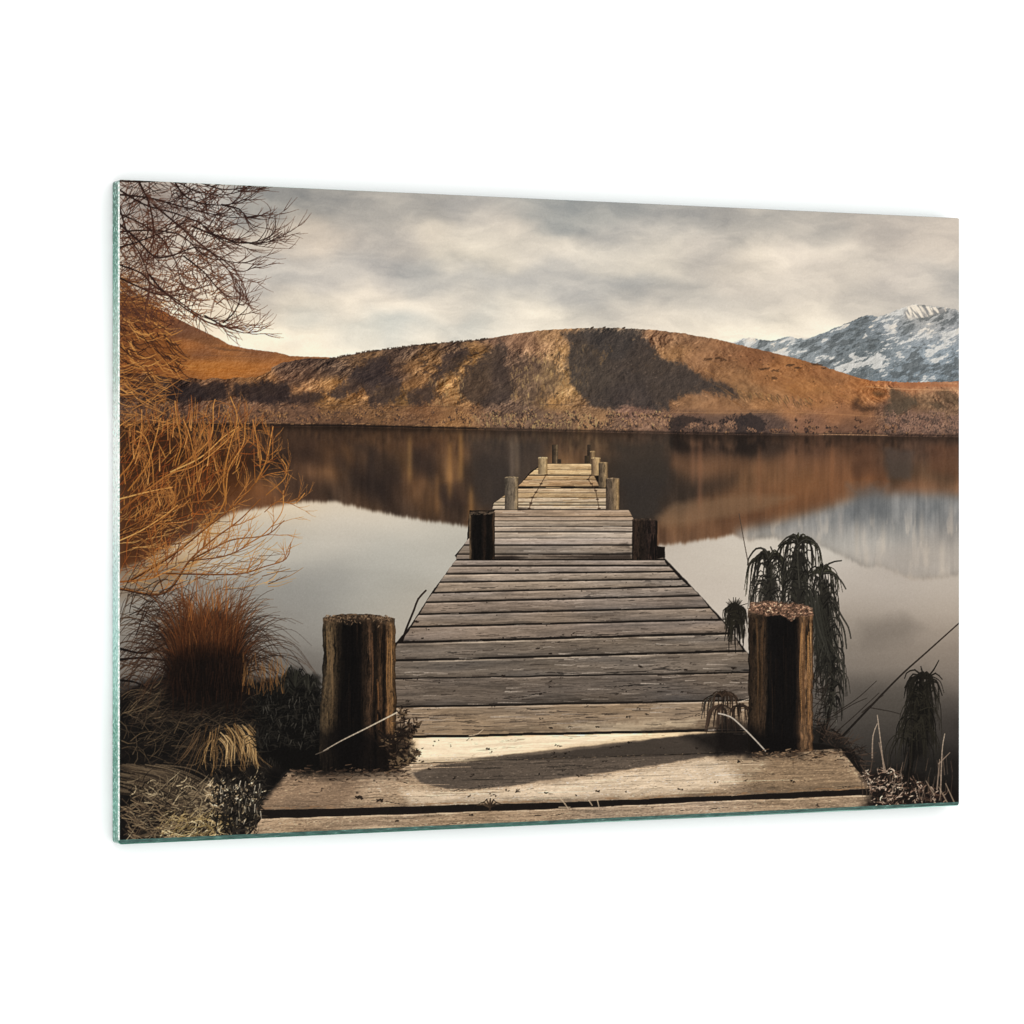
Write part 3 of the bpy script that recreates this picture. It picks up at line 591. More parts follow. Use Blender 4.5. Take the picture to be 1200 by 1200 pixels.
def posts():
    tan = [(0,'5d4a36'),(.25,'8d7558'),(.55,'b5976d'),(.8,'c9a978'),(1,'8a6c48')]
    mid = [(0,'4c4036'),(.35,'6d5d4c'),(.7,'8d7658'),(.88,'a88a60'),(1,'4c3b2b')]
    post(688, 694, 521, 543, [(0,'3a3028'),(1,'5d4a38')], 3, rough=.5, streak=.2, label='farthest dark post on the right side')
    post(685, 690, 534, 543.5, [(0,'2f2822'),(1,'54452f')], 4, rough=.5, streak=.2)
    post(691.5, 697.5, 528.5, 544, [(0,'5d4b38'),(.6,'a08560'),(1,'6a543a')], 5, rough=.5, streak=.2, top='c0a67c', capd=1.5)
    post(692.8, 703.5, 536, 557, tan, 6, rough=.7, streak=.25, top='cdb388', capd=2)
    post(701.3, 712.3, 541.5, 571, [(0,'4d4134'),(.4,'75644e'),(.8,'b0936a'),(1,'6a543a')], 7, rough=.7, streak=.3, top='9b8566', capd=2)
    post(709.8, 726, 560, 597, mid, 8, rough=.8, streak=.35, top='8c7a64', capd=2, label='grey brown post with a lit right edge')
    post(646.8, 654, 521, 543.5, [(0,'2e2721'),(.5,'5a4a38'),(.8,'8f7758'),(1,'4c3d2e')], 9, rough=.5, streak=.2)
    post(653, 657.6, 538, 543.6, [(0,'3b3027'),(1,'4a3c2f')], 10, rough=.5, streak=.2)
    post(630.5, 641.5, 535.5, 555.5, [(0,'6d5a42'),(.3,'a08a68'),(.75,'c2a67a'),(1,'8c7048')], 11, rough=.9, streak=.25, top='d5bf96', capd=2.5, lean=0)
    post(591.5, 607.2, 558.5, 596.5, [(0,'4f463c'),(.3,'6f6354'),(.65,'877763'),(.9,'a38c6a'),(1,'5f4d38')], 12, rough=.8, streak=.3, top='a89679', capd=2)
    # shadows the middle posts throw on the deck
    for P, a in (([(579,652),(600,651),(618,653),(600,656),(579,656)], .75), ([(738,648),(700,650),(640,652),(700,655),(740,656)], .6), ([(740,643),(718,640),(735,635)], .4), ([(607,594),(625,596),(607,598)], .6)):
        q, cv = poly(P, 2.5, 1, .1, 151); blend(q, cv * a, hx('1b1512'))
    q, cv = poly([(768,640),(779,641),(779.5,653),(768,655)], 1, .6, .2, 152); blend(q, cv, hx('17120f'), PJ)
    post(549.8, 579.8, 598.5, 655, [(0,'6b5a45'),(.07,'4a3b2c'),(.16,'17120e'),(.45,'0f0c0a'),(.62,'2b1f17'),(.7,'120e0b'),(.88,'1a130e'),(.95,'4a3727'),(1,'33271d')], 13, top='42372d', capd=3, label='black weathered post on the left at the middle of the jetty')
    post(740.6, 770.2, 607.5, 655.5, [(0,'241c17'),(.12,'382a21'),(.35,'2c221b'),(.6,'2b211c'),(.8,'42312a'),(.9,'2c211c'),(1,'1e1713')], 14, top='4f4339', capd=3, streak=.7, label='dark brown post on the right at the middle of the jetty')
    for k in range(40):
        x = 540 + 8 * (k % 5) + U(0, 4) if False else U(551, 578); y = U(600, 603); seg(x, y, x + U(1, 4), y, 1, .6, hx('6b5d4f'), .5)
def frontposts():
    post(378.5, 463.5, 720, 903, [(0,'2e261c'),(.03,'5a4a35'),(.12,'5f4d36'),(.22,'33281c'),(.29,'0e0b09'),(.52,'120d0a'),(.57,'32251a'),(.66,'4c3828'),(.72,'1d150f'),(.78,'4a3523'),(.84,'1a120d'),(.88,'5f452d'),(.95,'7a5b39'),(1,'3e2d1c')], 16,
         top='5d4c3b', capd=15, bulge=4, streak=.75, label='thick split post with a dark front at the near left corner of the jetty')
    post(876.8, 952.8, 708, 880, [(0,'241b14'),(.08,'36291d'),(.14,'403123'),(.20,'3a2c20'),(.27,'423224'),(.30,'1d1814'),(.36,'161312'),(.72,'171412'),(.76,'3b2b1f'),(.80,'6e5239'),(.86,'7d5f42'),(.92,'5a422e'),(.96,'805f40'),(1,'4d3622')], 17,
         top='8a7360', capd=13, streak=.6, label='thick post with a crumbling top at the near right corner of the jetty')
    for k in range(90):
        lft = rnd.random() < .5; x = U(395, 430) if lft else U(902, 934); y = U(730, 850); l = U(15, 60)
        line([(x, y), (x + U(-1, 1), y + l * .5), (x + U(-1, 1), y + l)], U(.6, 1.5), .4, mixc('2b2018', '3d2d20', '1c1511', '080605'), a=U(.3, .7))
    # shade creeping up the feet of both posts
    for P, a in (([(374,860),(400,845),(450,870),(466,905),(374,912)], .8), ([(876,850),(900,862),(935,866),(938,885),(874,886)], .9), ([(398,735),(424,735),(428,880),(392,880)], .55), ([(903,725),(934,725),(934,870),(902,870)], .6)):
        q, cv = poly(P, 14, 3, .06, 155, pad=14); blend(q, cv * a, hx('0d0a09'))
    q, cv = poly([(880,706),(895,704.5),(930,706),(948,710),(953,716),(952,722),(938,722),(925,728),(915,720),(900,722),(885,718),(877,716)], 1.5, 2.5, .25, 157)
    X = XX[q]; Y = YY[q]; n = nz(X / 2.4, Y / 1.7, 3, 158, .7)
    pr = [i for i, p in enumerate(PARTS) if p[0] == 'post'][-1]
    blend(q, cv * .9, np.clip(hx('6d5546') * (1 + 1.0 * n)[..., None] + (ss(.25, .6, n) * .35)[..., None] * hx('f0cdb6'), .03, 1), pr)
    for x, y0, y1, c, w in ((389,760,850,'6b5740',1.5),(384,740,800,'6e5a40',2),(436,740,840,'5b4330',2),(442,790,850,'6b4c31',2),(455,745,860,'8a6843',1.8),(459,750,830,'9a7750',1.2),(449,760,800,'0f0b08',2.5),(432,760,800,'0f0b08',2),(444,830,870,'0d0907',3),
                            (887,725,850,'57422d',1.3),(893,725,845,'5a4530',1.3),(897,740,800,'1f1812',1),(890,760,840,'20180f',1),(939,730,860,'a87f53',1.3),(943,725,850,'5b4028',1),(947,740,870,'b08556',1.2),(950,730,800,'bb9468',1),(941,770,860,'4a3320',1)):
        for m in range(3):
            a = U(y0, y0 + 15); b = U(y1 - 25, y1)
            line([(x + U(-1.5, 1.5), a), (x + U(-2, 2), (a + b) / 2), (x + U(-1.5, 1.5), b)], w * U(.5, 1), .4, hx(c), a=.6)
    for k in range(160):                                         # broken fibres of the left post's top
        x = U(382, 460); y = 721 + U(0, 13) * rnd.random(); seg(x, y, x + U(-2, 3), y + U(-1, 3), U(.7, 1.6), .6, hx(rnd.choice(['7a6650', '8d7760', '1b1410', '2c211a', '5d4a39'])), .75)
# ---------------------------------------------------------------- plants
def branch(x, y, ang, ln, w, depth, c0, c1, pid, up=.02, wob=.25, spread=.7, kids=4, step=6., shr=.62):
    n = max(3, int(ln / step)); pts = [(x, y)]; a = ang
    for k in range(n):
        a += U(-wob, wob) * .5 + up * (1 if math.cos(a) > -2 else -1)
        x += math.cos(a) * step; y -= math.sin(a) * step; pts.append((x, y))
    for k in range(n):
        t = k / n; ww = w * (1 - .75 * t)
        seg(*pts[k], *pts[k+1], ww, w * (1 - .75 * (k + 1) / n), c0 + (c1 - c0) * t, 1, pid)
    if depth > 0:
        for m in range(kids):
            i = int(n * U(.2, .95)); i = min(i, n - 1)
            a0 = math.atan2(pts[i][1] - pts[i+1][1], pts[i+1][0] - pts[i][0])
            branch(*pts[i], a0 + rnd.choice([-1, 1]) * U(.25, spread), ln * shr * U(.6, 1.1) * (1 - .3 * i / n), w * .62, depth - 1, c0 + (c1 - c0) * .4, c1, pid, up * 1.3, wob, spread, kids, step * .9, shr)
def trace_branch(P, w0, w1, c0, c1, pid, kids=10, kl=(15, 40), up=.03, depth=1, side=(-1, 1), hi=None, kc=None, cut=.1, spread=(.3, .9)):
    pts = line(P, w0, w1, c0, c1, 1, pid, 5, hi)
    n = len(pts) - 1
    for m in range(kids):
        i = min(n - 1, int(n * U(cut, 1)))
        a0 = math.atan2(pts[i][1] - pts[i+1][1], pts[i+1][0] - pts[i][0])
        a = a0 + rnd.choice(side) * U(*spread)
        k0 = kc[0] if kc else c0; k1 = kc[1] if kc else c1
        branch(pts[i][0], pts[i][1], a, U(*kl), max(.7, w0 * .45), depth, k0, k1, pid, up * U(.2, 1.6), .34, .6, 3, 5.)
def treetop():
    pid = part_id('printed_willow_branches', None, 'bare drooping willow branches hanging in the top left corner')
    dk = hx('2a1c18'); rb = hx('54362a'); gd = hx('a3703e'); br = hx('7a4f30')
    # golden mass behind
    q, cv = poly([(139,330),(150,345),(175,360),(190,385),(205,400),(214,420),(216,436),(200,445),(170,450),(150,455),(139,460)], 16, 7, .09, 161, pad=16)
    blend(q, cv * .45, hx('6b4224'))
    for k in range(430):
        y = U(325, 462); mx = np.interp(y, [325, 360, 400, 425, 445, 462], [165, 195, 222, 226, 215, 190]); x = 139 + (mx - 139) * rnd.random() ** .9 - 18
        a = U(-1.0, .35); l = U(10, 34)
        x1 = x + math.cos(a) * l; y1 = y - math.sin(a) * l
        c = hx(rnd.choice(['9a6a38', 'ab7a44', '7a4e2a', '55341f', '35211a', '8a5a30', 'b98850', '432a1c', '35211a']))
        line([(x, y), ((x + x1) / 2 + U(-3, 3), (y + y1) / 2 + U(1, 6)), (x1, y1)], U(.9, 1.7), .6, c, a=U(.6, 1), pid=pid)
    # thicket of fine dark twigs, densest at the left edge
    q, cv = poly([(139,205),(200,205),(215,240),(200,300),(190,340),(160,370),(139,380)], 40, 12, .05, 163, pad=40); blend(q, cv * .28, hx('4a352c'))
    for k in range(900):
        y = U(206, 372); mx = np.interp(y, [206, 240, 280, 320, 350, 372], [240, 262, 268, 255, 262, 235]); x = 134 + (mx - 134) * rnd.random() ** 1.15
        a = U(-1.1, .9) if rnd.random() < .7 else U(-2.6, -1.2); l = U(9, 32); cu = U(-.5, .5)
        P = [(x, y)]; b = a
        for m in range(3): b += cu * .4; x += math.cos(b) * l / 3; y -= math.sin(b) * l / 3; P.append((x, y))
        w = ss(206, 380, P[0][1])
        c = (dk * (1 - w) + rb * w) if rnd.random() < .6 else (rb * (1 - w) + br * w)
        line(P, U(.7, 1.4), .45, c, a=U(.6, 1), pid=pid)
    M = [[(139,212),(170,213),(200,211),(225,222),(250,228),(275,226),(300,214)], [(215,205),(238,215),(262,222),(285,220),(303,216)],
         [(139,228),(175,232),(205,240),(245,250),(275,255),(305,252)], [(139,222),(170,240),(205,250),(235,262),(262,282),(290,284),(310,283),(330,271)],
         [(200,205),(215,228),(235,238),(265,240),(290,232),(306,220)], [(225,265),(255,277),(285,285),(310,280),(322,270),(322,252)], [(283,283),(300,286),(318,282),(331,273)],
         [(139,272),(170,270),(210,275),(240,300),(262,305),(285,308),(306,300)], [(180,240),(210,265),(240,290),(262,310),(280,335),(290,352)],
         [(139,310),(165,320),(180,335),(205,350),(235,370),(262,376),(285,366),(297,348)], [(175,322),(190,340),(215,360),(245,378),(280,384),(298,380)], [(240,370),(262,382),(285,390),(300,388)],
         [(139,325),(160,335),(185,345),(215,345),(235,335)], [(262,378),(275,365),(282,345),(275,330)], [(215,300),(240,320),(255,338),(270,350),(285,358),(292,346)],
         [(139,250),(165,262),(190,280),(205,305),(212,330),(220,350)], [(160,207),(175,240),(180,275),(172,310),(170,340)], [(139,240),(150,275),(165,300),(175,330),(172,360)],
         [(139,290),(160,284),(190,272),(215,262)], [(260,240),(280,245),(290,255),(300,252)], [(139,262),(160,280),(180,300),(200,300),(230,290),(255,300),(280,318),(305,310)]]
    for n, P in enumerate(M):
        yy = P[-1][1]; w = float(ss(250, 390, np.float32(yy)))
        trace_branch(P, U(1.7, 2.5), .7, dk, dk * (1 - w) + rb * w, pid, 9, (22, 52), .07, 1, (-1, 1), kc=(dk * (1 - w) + rb * w, rb), cut=.12, spread=(.15, .6))
def shrub():
    pid = part_id('printed_golden_shrub', None, 'bare golden stemmed shrub leaning over the water at the left edge')
    dk = hx('3a2216'); br = hx('7a4c26'); gd = hx('8f602f'); lt = hx('c48f52'); yl = hx('b8915a')
    q, cv = poly([(139,500),(180,505),(260,520),(300,540),(285,575),(240,600),(200,625),(165,655),(139,665)], 26, 8, .06, 171, pad=26); blend(q, cv * .72, hx('3d2413'))
    q, cv = poly([(139,660),(200,650),(230,660),(190,690),(139,700)], 20, 8, .06, 172, pad=20); blend(q, cv * .35, hx('6e4a25'))
    for k in range(300):                                          # background tangle
        x = 134 + 150 * rnd.random() ** 1.2; y = U(500, 640) - (x - 139) * .12
        if y > 655 - (x - 139) * .55: continue
        a = U(.6, 2.1); l = U(8, 30); x1 = x + math.cos(a) * l; y1 = y - math.sin(a) * l
        line([(x, y), ((x + x1) / 2 + U(-2, 2), (y + y1) / 2), (x1, y1)], U(.8, 1.5), .6, mixc('3a2212', '6b431f', '8f6231', 'b88548'), a=U(.4, .9), pid=pid)
    for k in range(300):
        x = 134 + 190 * rnd.random(); y = U(600, 692)
        if x > 250 and y < 640: continue
        a = U(-.2, .9); l = U(12, 40); x1 = x + math.cos(a) * l; y1 = y - math.sin(a) * l
        line([(x, y), ((x + x1) / 2 + U(-2, 2), (y + y1) / 2 + U(0, 3)), (x1, y1)], U(.7, 1.3), .5, mixc('3f281a', '75502e', 'a37c4a', 'c9a066'), a=U(.45, .9), pid=pid)
    for k in range(420):
        x = 134 + 165 * rnd.random() ** 1.1; y = U(495, 690) - (x - 139) * .1
        if y > 560 and x > 250: continue
        a = U(.1, 1.9); l = U(10, 34); x1 = x + math.cos(a) * l; y1 = y - math.sin(a) * l
        line([(x, y), ((x + x1) / 2 + U(-3, 3), (y + y1) / 2 + U(-2, 3)), (x1, y1)], U(.6, 1.0), .4, mixc('2e1a10', '5a301a', '8a4a22', 'a8652e'), a=U(.45, .95), pid=pid)
    M = [([(139,690),(192,695),(222,657),(250,632),(280,610),(305,585),(330,570),(352,580)][:6], 3.2, dk), ([(139,628),(187,610),(212,592),(250,586)], 2.8, dk), ([(139,624),(175,606),(210,587),(235,575)], 2.4, dk),
         ([(150,682),(200,652),(240,620),(275,592),(300,565),(316,545)], 2.8, dk), ([(200,555),(225,535),(247,512),(250,475),(252,468)], 1.8, gd), ([(195,672),(275,673),(310,664),(335,655),(341,636)], 2.2, dk),
         ([(222,657),(255,640),(275,632),(312,627),(333,610)], 2., dk), ([(139,600),(175,572),(200,555),(230,545),(262,520),(275,505)], 2.2, br), ([(139,585),(175,576),(202,571)], 1.8, yl),
         ([(200,553),(235,536),(262,512),(280,500)], 1.7, yl), ([(139,634),(165,622),(190,606),(208,592)], 1.5, yl), ([(222,657),(262,652),(290,640)], 1.8, dk), ([(192,695),(182,660),(175,620)], 1.6, dk),
         ([(139,682),(175,678),(205,665)], 2.4, br), ([(265,590),(262,560),(270,520),(278,490),(270,465)], 1.8, gd), ([(240,620),(262,590),(268,550),(285,520),(287,495)], 1.8, gd),
         ([(300,565),(312,540),(318,510),(320,500)], 1.8, gd), ([(312,580),(334,560),(335,545),(330,538)], 1.1, gd), ([(310,600),(325,588),(345,590),(357,578)], 1., br), ([(305,545),(302,520),(296,492)], 1.2, gd),
         ([(286,640),(310,625),(330,600),(332,575)], 1.4, gd), ([(139,560),(155,540),(165,510),(166,480)], 1.6, gd), ([(150,575),(172,545),(182,515),(188,490)], 1.6, gd), ([(180,570),(178,540),(170,512),(160,505)], 1.4, gd),
         ([(205,545),(212,520),(207,490),(205,470)], 1.4, gd), ([(230,545),(222,510),(215,492)], 1.2, gd)]
    for P, w, c in M:
        isd = c is dk
        trace_branch(P, w, .9, c, br if isd else lt, pid, 9 if w > 1.5 else 5, (14, 44), .06, 1, (1, 1, -1), hi=(hx('8f6336') if isd else None), kc=(br, lt), cut=.2, spread=(.25, .8))
    for k in range(38):                                           # bright upright shoots
        x = U(145, 320); y = U(505, 600) - (x - 139) * .05; l = U(14, 42); b = U(-4, 5)
        line([(x, y), (x + b, y - l * .5), (x + b * 1.2 + U(-2, 2), y - l)], U(.8, 1.4), .6, mixc('8a5a2c', 'b07c42', 'd09c60'), mixc('7a4828', '9a6036'), a=.9, pid=pid)
    for k in range(30):
        x = U(150, 300); y = U(470, 505); l = U(10, 26); line([(x, y + l), (x + U(-3, 3), y)], 1.2, .7, mixc('8a5630', 'b57f48'), a=.8, pid=pid)
    # golden wisps between tree and shrub
    for k in range(110):
        x = U(134, 190); y = U(440, 505); a = U(-.7, .9); l = U(8, 30)
        line([(x, y), (x + math.cos(a) * l, y - math.sin(a) * l)], U(.8, 1.3), .5, mixc('5a3a24', '9a6a3a', 'c28e52'), a=U(.5, .9), pid=pid)
def ground_left():
    pid = part_id('printed_bank', None, 'dark grassy bank with straw litter at the bottom left')
    q, cv = poly([(130,812),(170,798),(200,790),(240,800),(300,798),(345,800),(372,815),(385,900),(338,906),(300,948),(288,995),(130,995)], 9, 10, .05, 181, pad=10)
    X = XX[q]; Y = YY[q]
    blend(q, cv * .98, hx('14110f') * (1 + .5 * nz(X / 14, Y / 9, 4, 182))[..., None], pid)
    # dark twiggy stuff over water at the far left
    for k in range(260):
        x = U(134, 215); y = U(690, 815); a = U(-.6, 1.4); l = U(12, 45)
        line([(x, y), (x + math.cos(a) * l * .5, y - math.sin(a) * l * .5 - U(0, 5)), (x + math.cos(a) * l, y - math.sin(a) * l + U(0, 4))], U(.7, 1.5), .5, mixc('1a1310', '3a2a20', '54402f'), a=U(.5, .95), pid=pid)
    for P in ([(139,773),(165,771),(195,774)], [(139,797),(160,800),(180,812)], [(139,760),(170,765),(200,750)]): line(P, 3, 1.5, hx('14100e'), pid=pid)
    def blades(n, xr, yr, ar, lr, cols, w=(.7, 1.5), bend=.6, al=(.5, .95)):
        for k in range(n):
            x = U(*xr); y = U(*yr); a = U(*ar); l = U(*lr); P = [(x, y)]; cu = U(-bend, bend)
            for m in range(3): x += math.cos(a) * l / 3; y -= math.sin(a) * l / 3; a += cu; P.append((x, y))
            if P[-1][0] > 375 and P[0][1] > 890: continue
            line(P, U(*w), .4, hx(rnd.choice(cols)), a=U(*al), pid=pid, step=6)
    dkc = ['2b241d', '3a3127', '1d1814', '4a3f32', '241e19']
    blades(420, (139, 300), (815, 900), (-.9, 1.2), (14, 45), dkc + ['5a4c3a'])
    blades(200, (139, 270), (805, 850), (-.2, .9), (18, 50), ['40352a', '54473a', '2a231b', '665743'], al=(.3, .75))
    # hay draped mound
    for k in range(80):
        x = U(226, 294); y = U(846, 878); d = (x - 258) * .6 + U(-6, 6)
        line([(x, y), (x + d * .5 + U(-3, 3), y + U(10, 18)), (x + d + U(-4, 4), y + U(22, 40))], U(.7, 1.4), .6, mixc('241b14', '4f3d28', '7a6040', 'a88a60') if x > 240 else mixc('2a221b', '6a543c'), a=U(.5, .95), pid=pid)
    for k in range(40):
        x = U(264, 300); y = U(858, 880); line([(x - 8, y - 10), (x, y), (x + U(-4, 4), y + U(15, 26))], U(.8, 1.5), .7, mixc('8a6c45', 'c7ab80', '5c4528'), a=U(.5, .9), pid=pid)
    # combed wet grass at the very left
    for k in range(200):
        x = U(134, 190); y = U(895, 930); l = U(40, 100)
        line([(x, y), (x + l * .45, y + l * .1 + U(-2, 3)), (x + l * .95, y + l * .42 + U(-4, 4))], U(1., 2.), .7, mixc('1f1914', '463b2f', '6e604d', '2c2520'), a=U(.45, .9), pid=pid)
    # pale straw litter
    q, cv = poly([(215,925),(250,915),(285,925),(280,945),(250,952),(190,975),(150,982),(210,960)], 10, 6, .1, 185, pad=10)
    X = XX[q]; Y = YY[q]; blend(q, cv * .8 * ss(-.3, .4, nz(X / 5, Y / 3, 3, 186)), hx('83735c'))
    blades(620, (145, 300), (915, 986), (-.9, 1.3), (6, 22), ['5c503f', '7c6e58', 'b5a587', '463c30', '2a231c', '1a1512', '8f8068', '1a1512'], w=(.8, 1.9))
    blades(260, (180, 260), (955, 984), (-.6, 1.3), (6, 20), ['968258', 'b5a078', '6f6043', 'd2c29c', '3b3021'], w=(.8, 1.6))
    blades(160, (240, 300), (918, 945), (-.8, 1.2), (6, 18), ['efe0c4', 'cbb796', 'a08c6e', '2a221c', '1a1512'], w=(.9, 1.8))
    blades(120, (139, 200), (935, 985), (-.9, .6), (10, 34), ['5c4d3d', '806f58', '322a22'], w=(.9, 1.6))
    # short dark leafy plants by the jetty's edge
    for k in range(330):
        x = U(250, 312); y = U(905, 978)
        if x > 300 - (y - 950) * .3 + 6: continue
        a = U(.2, 2.6); l = U(7, 16); line([(x, y), (x + math.cos(a) * l * .6, y - math.sin(a) * l * .6), (x + math.cos(a) * l, y - math.sin(a) * l * .3)], U(1.6, 2.6), .8, mixc('0e0c0a', '1d1915', '35302a'), a=.9, pid=pid)
    for k in range(40):
        x = U(255, 308); y = U(910, 975); line([(x, y), (x + U(-2, 2), y + U(4, 10))], 1, .5, mixc('8c8474', 'd8cfbc', '57503f'), a=U(.4, .9), pid=pid)
    for k in range(60):
        x = U(312, 345); y = U(842, 900); line([(x, y), (x + U(-3, 3), y + U(3, 9))], .9, .5, mixc('4a453d', '6d675b'), a=U(.2, .6), pid=pid)
def tussock():
    pid = part_id('printed_tussock', None, 'rust brown tussock of fine grass between the shrub and the bank')
    q, cv = poly([(196,745),(215,725),(250,715),(275,730),(285,770),(290,815),(198,815)], 12, 5, .08, 191, pad=12); blend(q, cv * .95, hx('1a0f0a'), pid)
    def bl(x, y, tx, ty, c0, c1, w=1.1, arch=.5, a=.9):
        mx = x + (tx - x) * .35; my = y + (ty - y) * (.5 + arch * .5) ; line([(x, y), (mx, my), (tx, ty)], w, .4, c0, c1, a, pid, 7)
    order = sorted([max(-1.45, min(1.5, rnd.gauss(.05, .62))) for _ in range(1150)], key=lambda t: -abs(t) + U(-.5, .5))
    for th in order:
        x = 240 + U(-30, 34) + th * 12; y = U(765, 815) - abs(th) * 12; ln = U(50, 112) * (1 - .12 * abs(th)); dr = th * th * U(14, 40)
        sx_, cx_ = math.sin(th), math.cos(th)
        P = [(x, y), (x + sx_ * ln * .35, y - cx_ * ln * .45 - 3), (x + sx_ * ln * .72, y - cx_ * ln * .78 + dr * .2), (x + sx_ * ln * 1.02, y - cx_ * ln * .92 + dr)]
        if abs(th) < .5: c0 = mixc('0f0907', '1c0f09', '2e180c'); c1 = mixc('4f2c18', '7d4c28', '5e3a22', '9a6a3e')
        else: c0 = mixc('0f0a08', '2c1a11'); c1 = mixc('231914', '443022', '5d4330')
        line(P, U(.7, 1.25), .4, c0, c1, U(.45, .9), pid, 6)
    q, cv = poly([(200,775),(230,762),(262,765),(284,778),(290,835),(198,835)], 26, 6, .1, 195, pad=26); blend(q, cv * .85, hx('0f0a08'))
    for k in range(36):
        x = U(210, 268); y = U(690, 735); line([(x, y), (x + U(-4, 4), y - U(12, 28))], U(.8, 1.2), .5, mixc('7a4826', 'a5703c'), a=U(.4, .8), pid=pid)
    for k in range(230):
        x = U(198, 286); y = U(765, 822); line([(x, y), (x + U(-4, 4), y + U(8, 24))], U(.8, 1.6), .5, mixc('1c120d', '2c1c13', '0f0a08'), a=U(.5, .9), pid=pid)
def leafyleft():
    pid = part_id('printed_dark_plant', None, 'dark leafy plant growing left of the near left post')
    q, cv = poly([(300,830),(320,800),(345,785),(372,795),(378,830),(382,905),(335,905),(305,880)], 12, 6, .1, 201, pad=12); blend(q, cv * .97, hx('0e0c0a'), pid)
    for k in range(520):
        x = U(298, 376); y = U(800, 880); a = U(-.3, 3.4); l = U(8, 20)
        if y < 800 + abs(x - 345) * .3: continue
        line([(x, y), (x + math.cos(a) * l * .6, y - math.sin(a) * l * .7), (x + math.cos(a) * l, y - math.sin(a) * l * .4)], U(.9, 1.7), .5, mixc('0a0908', '171512', '2a2722'), a=.92, pid=pid)
    for cx, cy, n, r in ((345, 800, 34, 24), (330, 812, 20, 20), (362, 805, 26, 18)):
        for k in range(n):
            a = U(.1, 3.05); l = U(.6, 1) * r
            line([(cx, cy + 6), (cx + math.cos(a) * l * .6, cy - math.sin(a) * l * .9), (cx + math.cos(a) * l, cy - math.sin(a) * l * .75 + 4)], 2.4, .8, mixc('12100e', '2d2c25'), a=1, pid=pid)
    for k in range(120):
        x = U(305, 376); y = U(790, 870); line([(x, y), (x + U(-3, 3), y + U(3, 9))], 1., .5, mixc('3f3d37', '66625a', '24221e'), a=U(.2, .7), pid=pid)
    for k in range(110):
        x = U(284, 335); y = U(775, 815); line([(x, y), (x + U(-4, 4), y - U(6, 18))], 1.1, .5, mixc('3a2a1c', '8a6238', '6b4c2c', 'a37c4c'), a=U(.25, .7), pid=pid)
def rosette(cx, cy, n, r, drop, pid, cols=('15130f', '26241d', '3d3d30'), w=2.2, up=.9, squash=1., hl=0, hang=1.):
    for k in range(n):
        a = U(-.25, math.pi + .25); l = r * U(.6, 1.05); s = math.cos(a)
        e = max(0, math.sin(a))
        p1 = (cx + s * l * .45 * squash, cy - e * l * .55 * up)
        p2 = (cx + s * l * .85 * squash, cy - e * l * .45 * up + drop * .15)
        p3 = (cx + s * l * 1.02 * squash + U(-2, 2), cy - e * l * .1 + drop * U(.45, 1) * hang)
        c = mixc(*cols); p0 = (cx + s * l * .15, cy - e * l * .34 * up)
        line([(cx, cy), p0, p1, p2, p3], w * U(.6, 1.1), w * .25, c, c, 1, pid, 2.5)
        if hl and rnd.random() < hl: line([p1, p2, p3], w * .35, .4, mixc('5f5d55', '85827a'), None, .6, pid, 5)
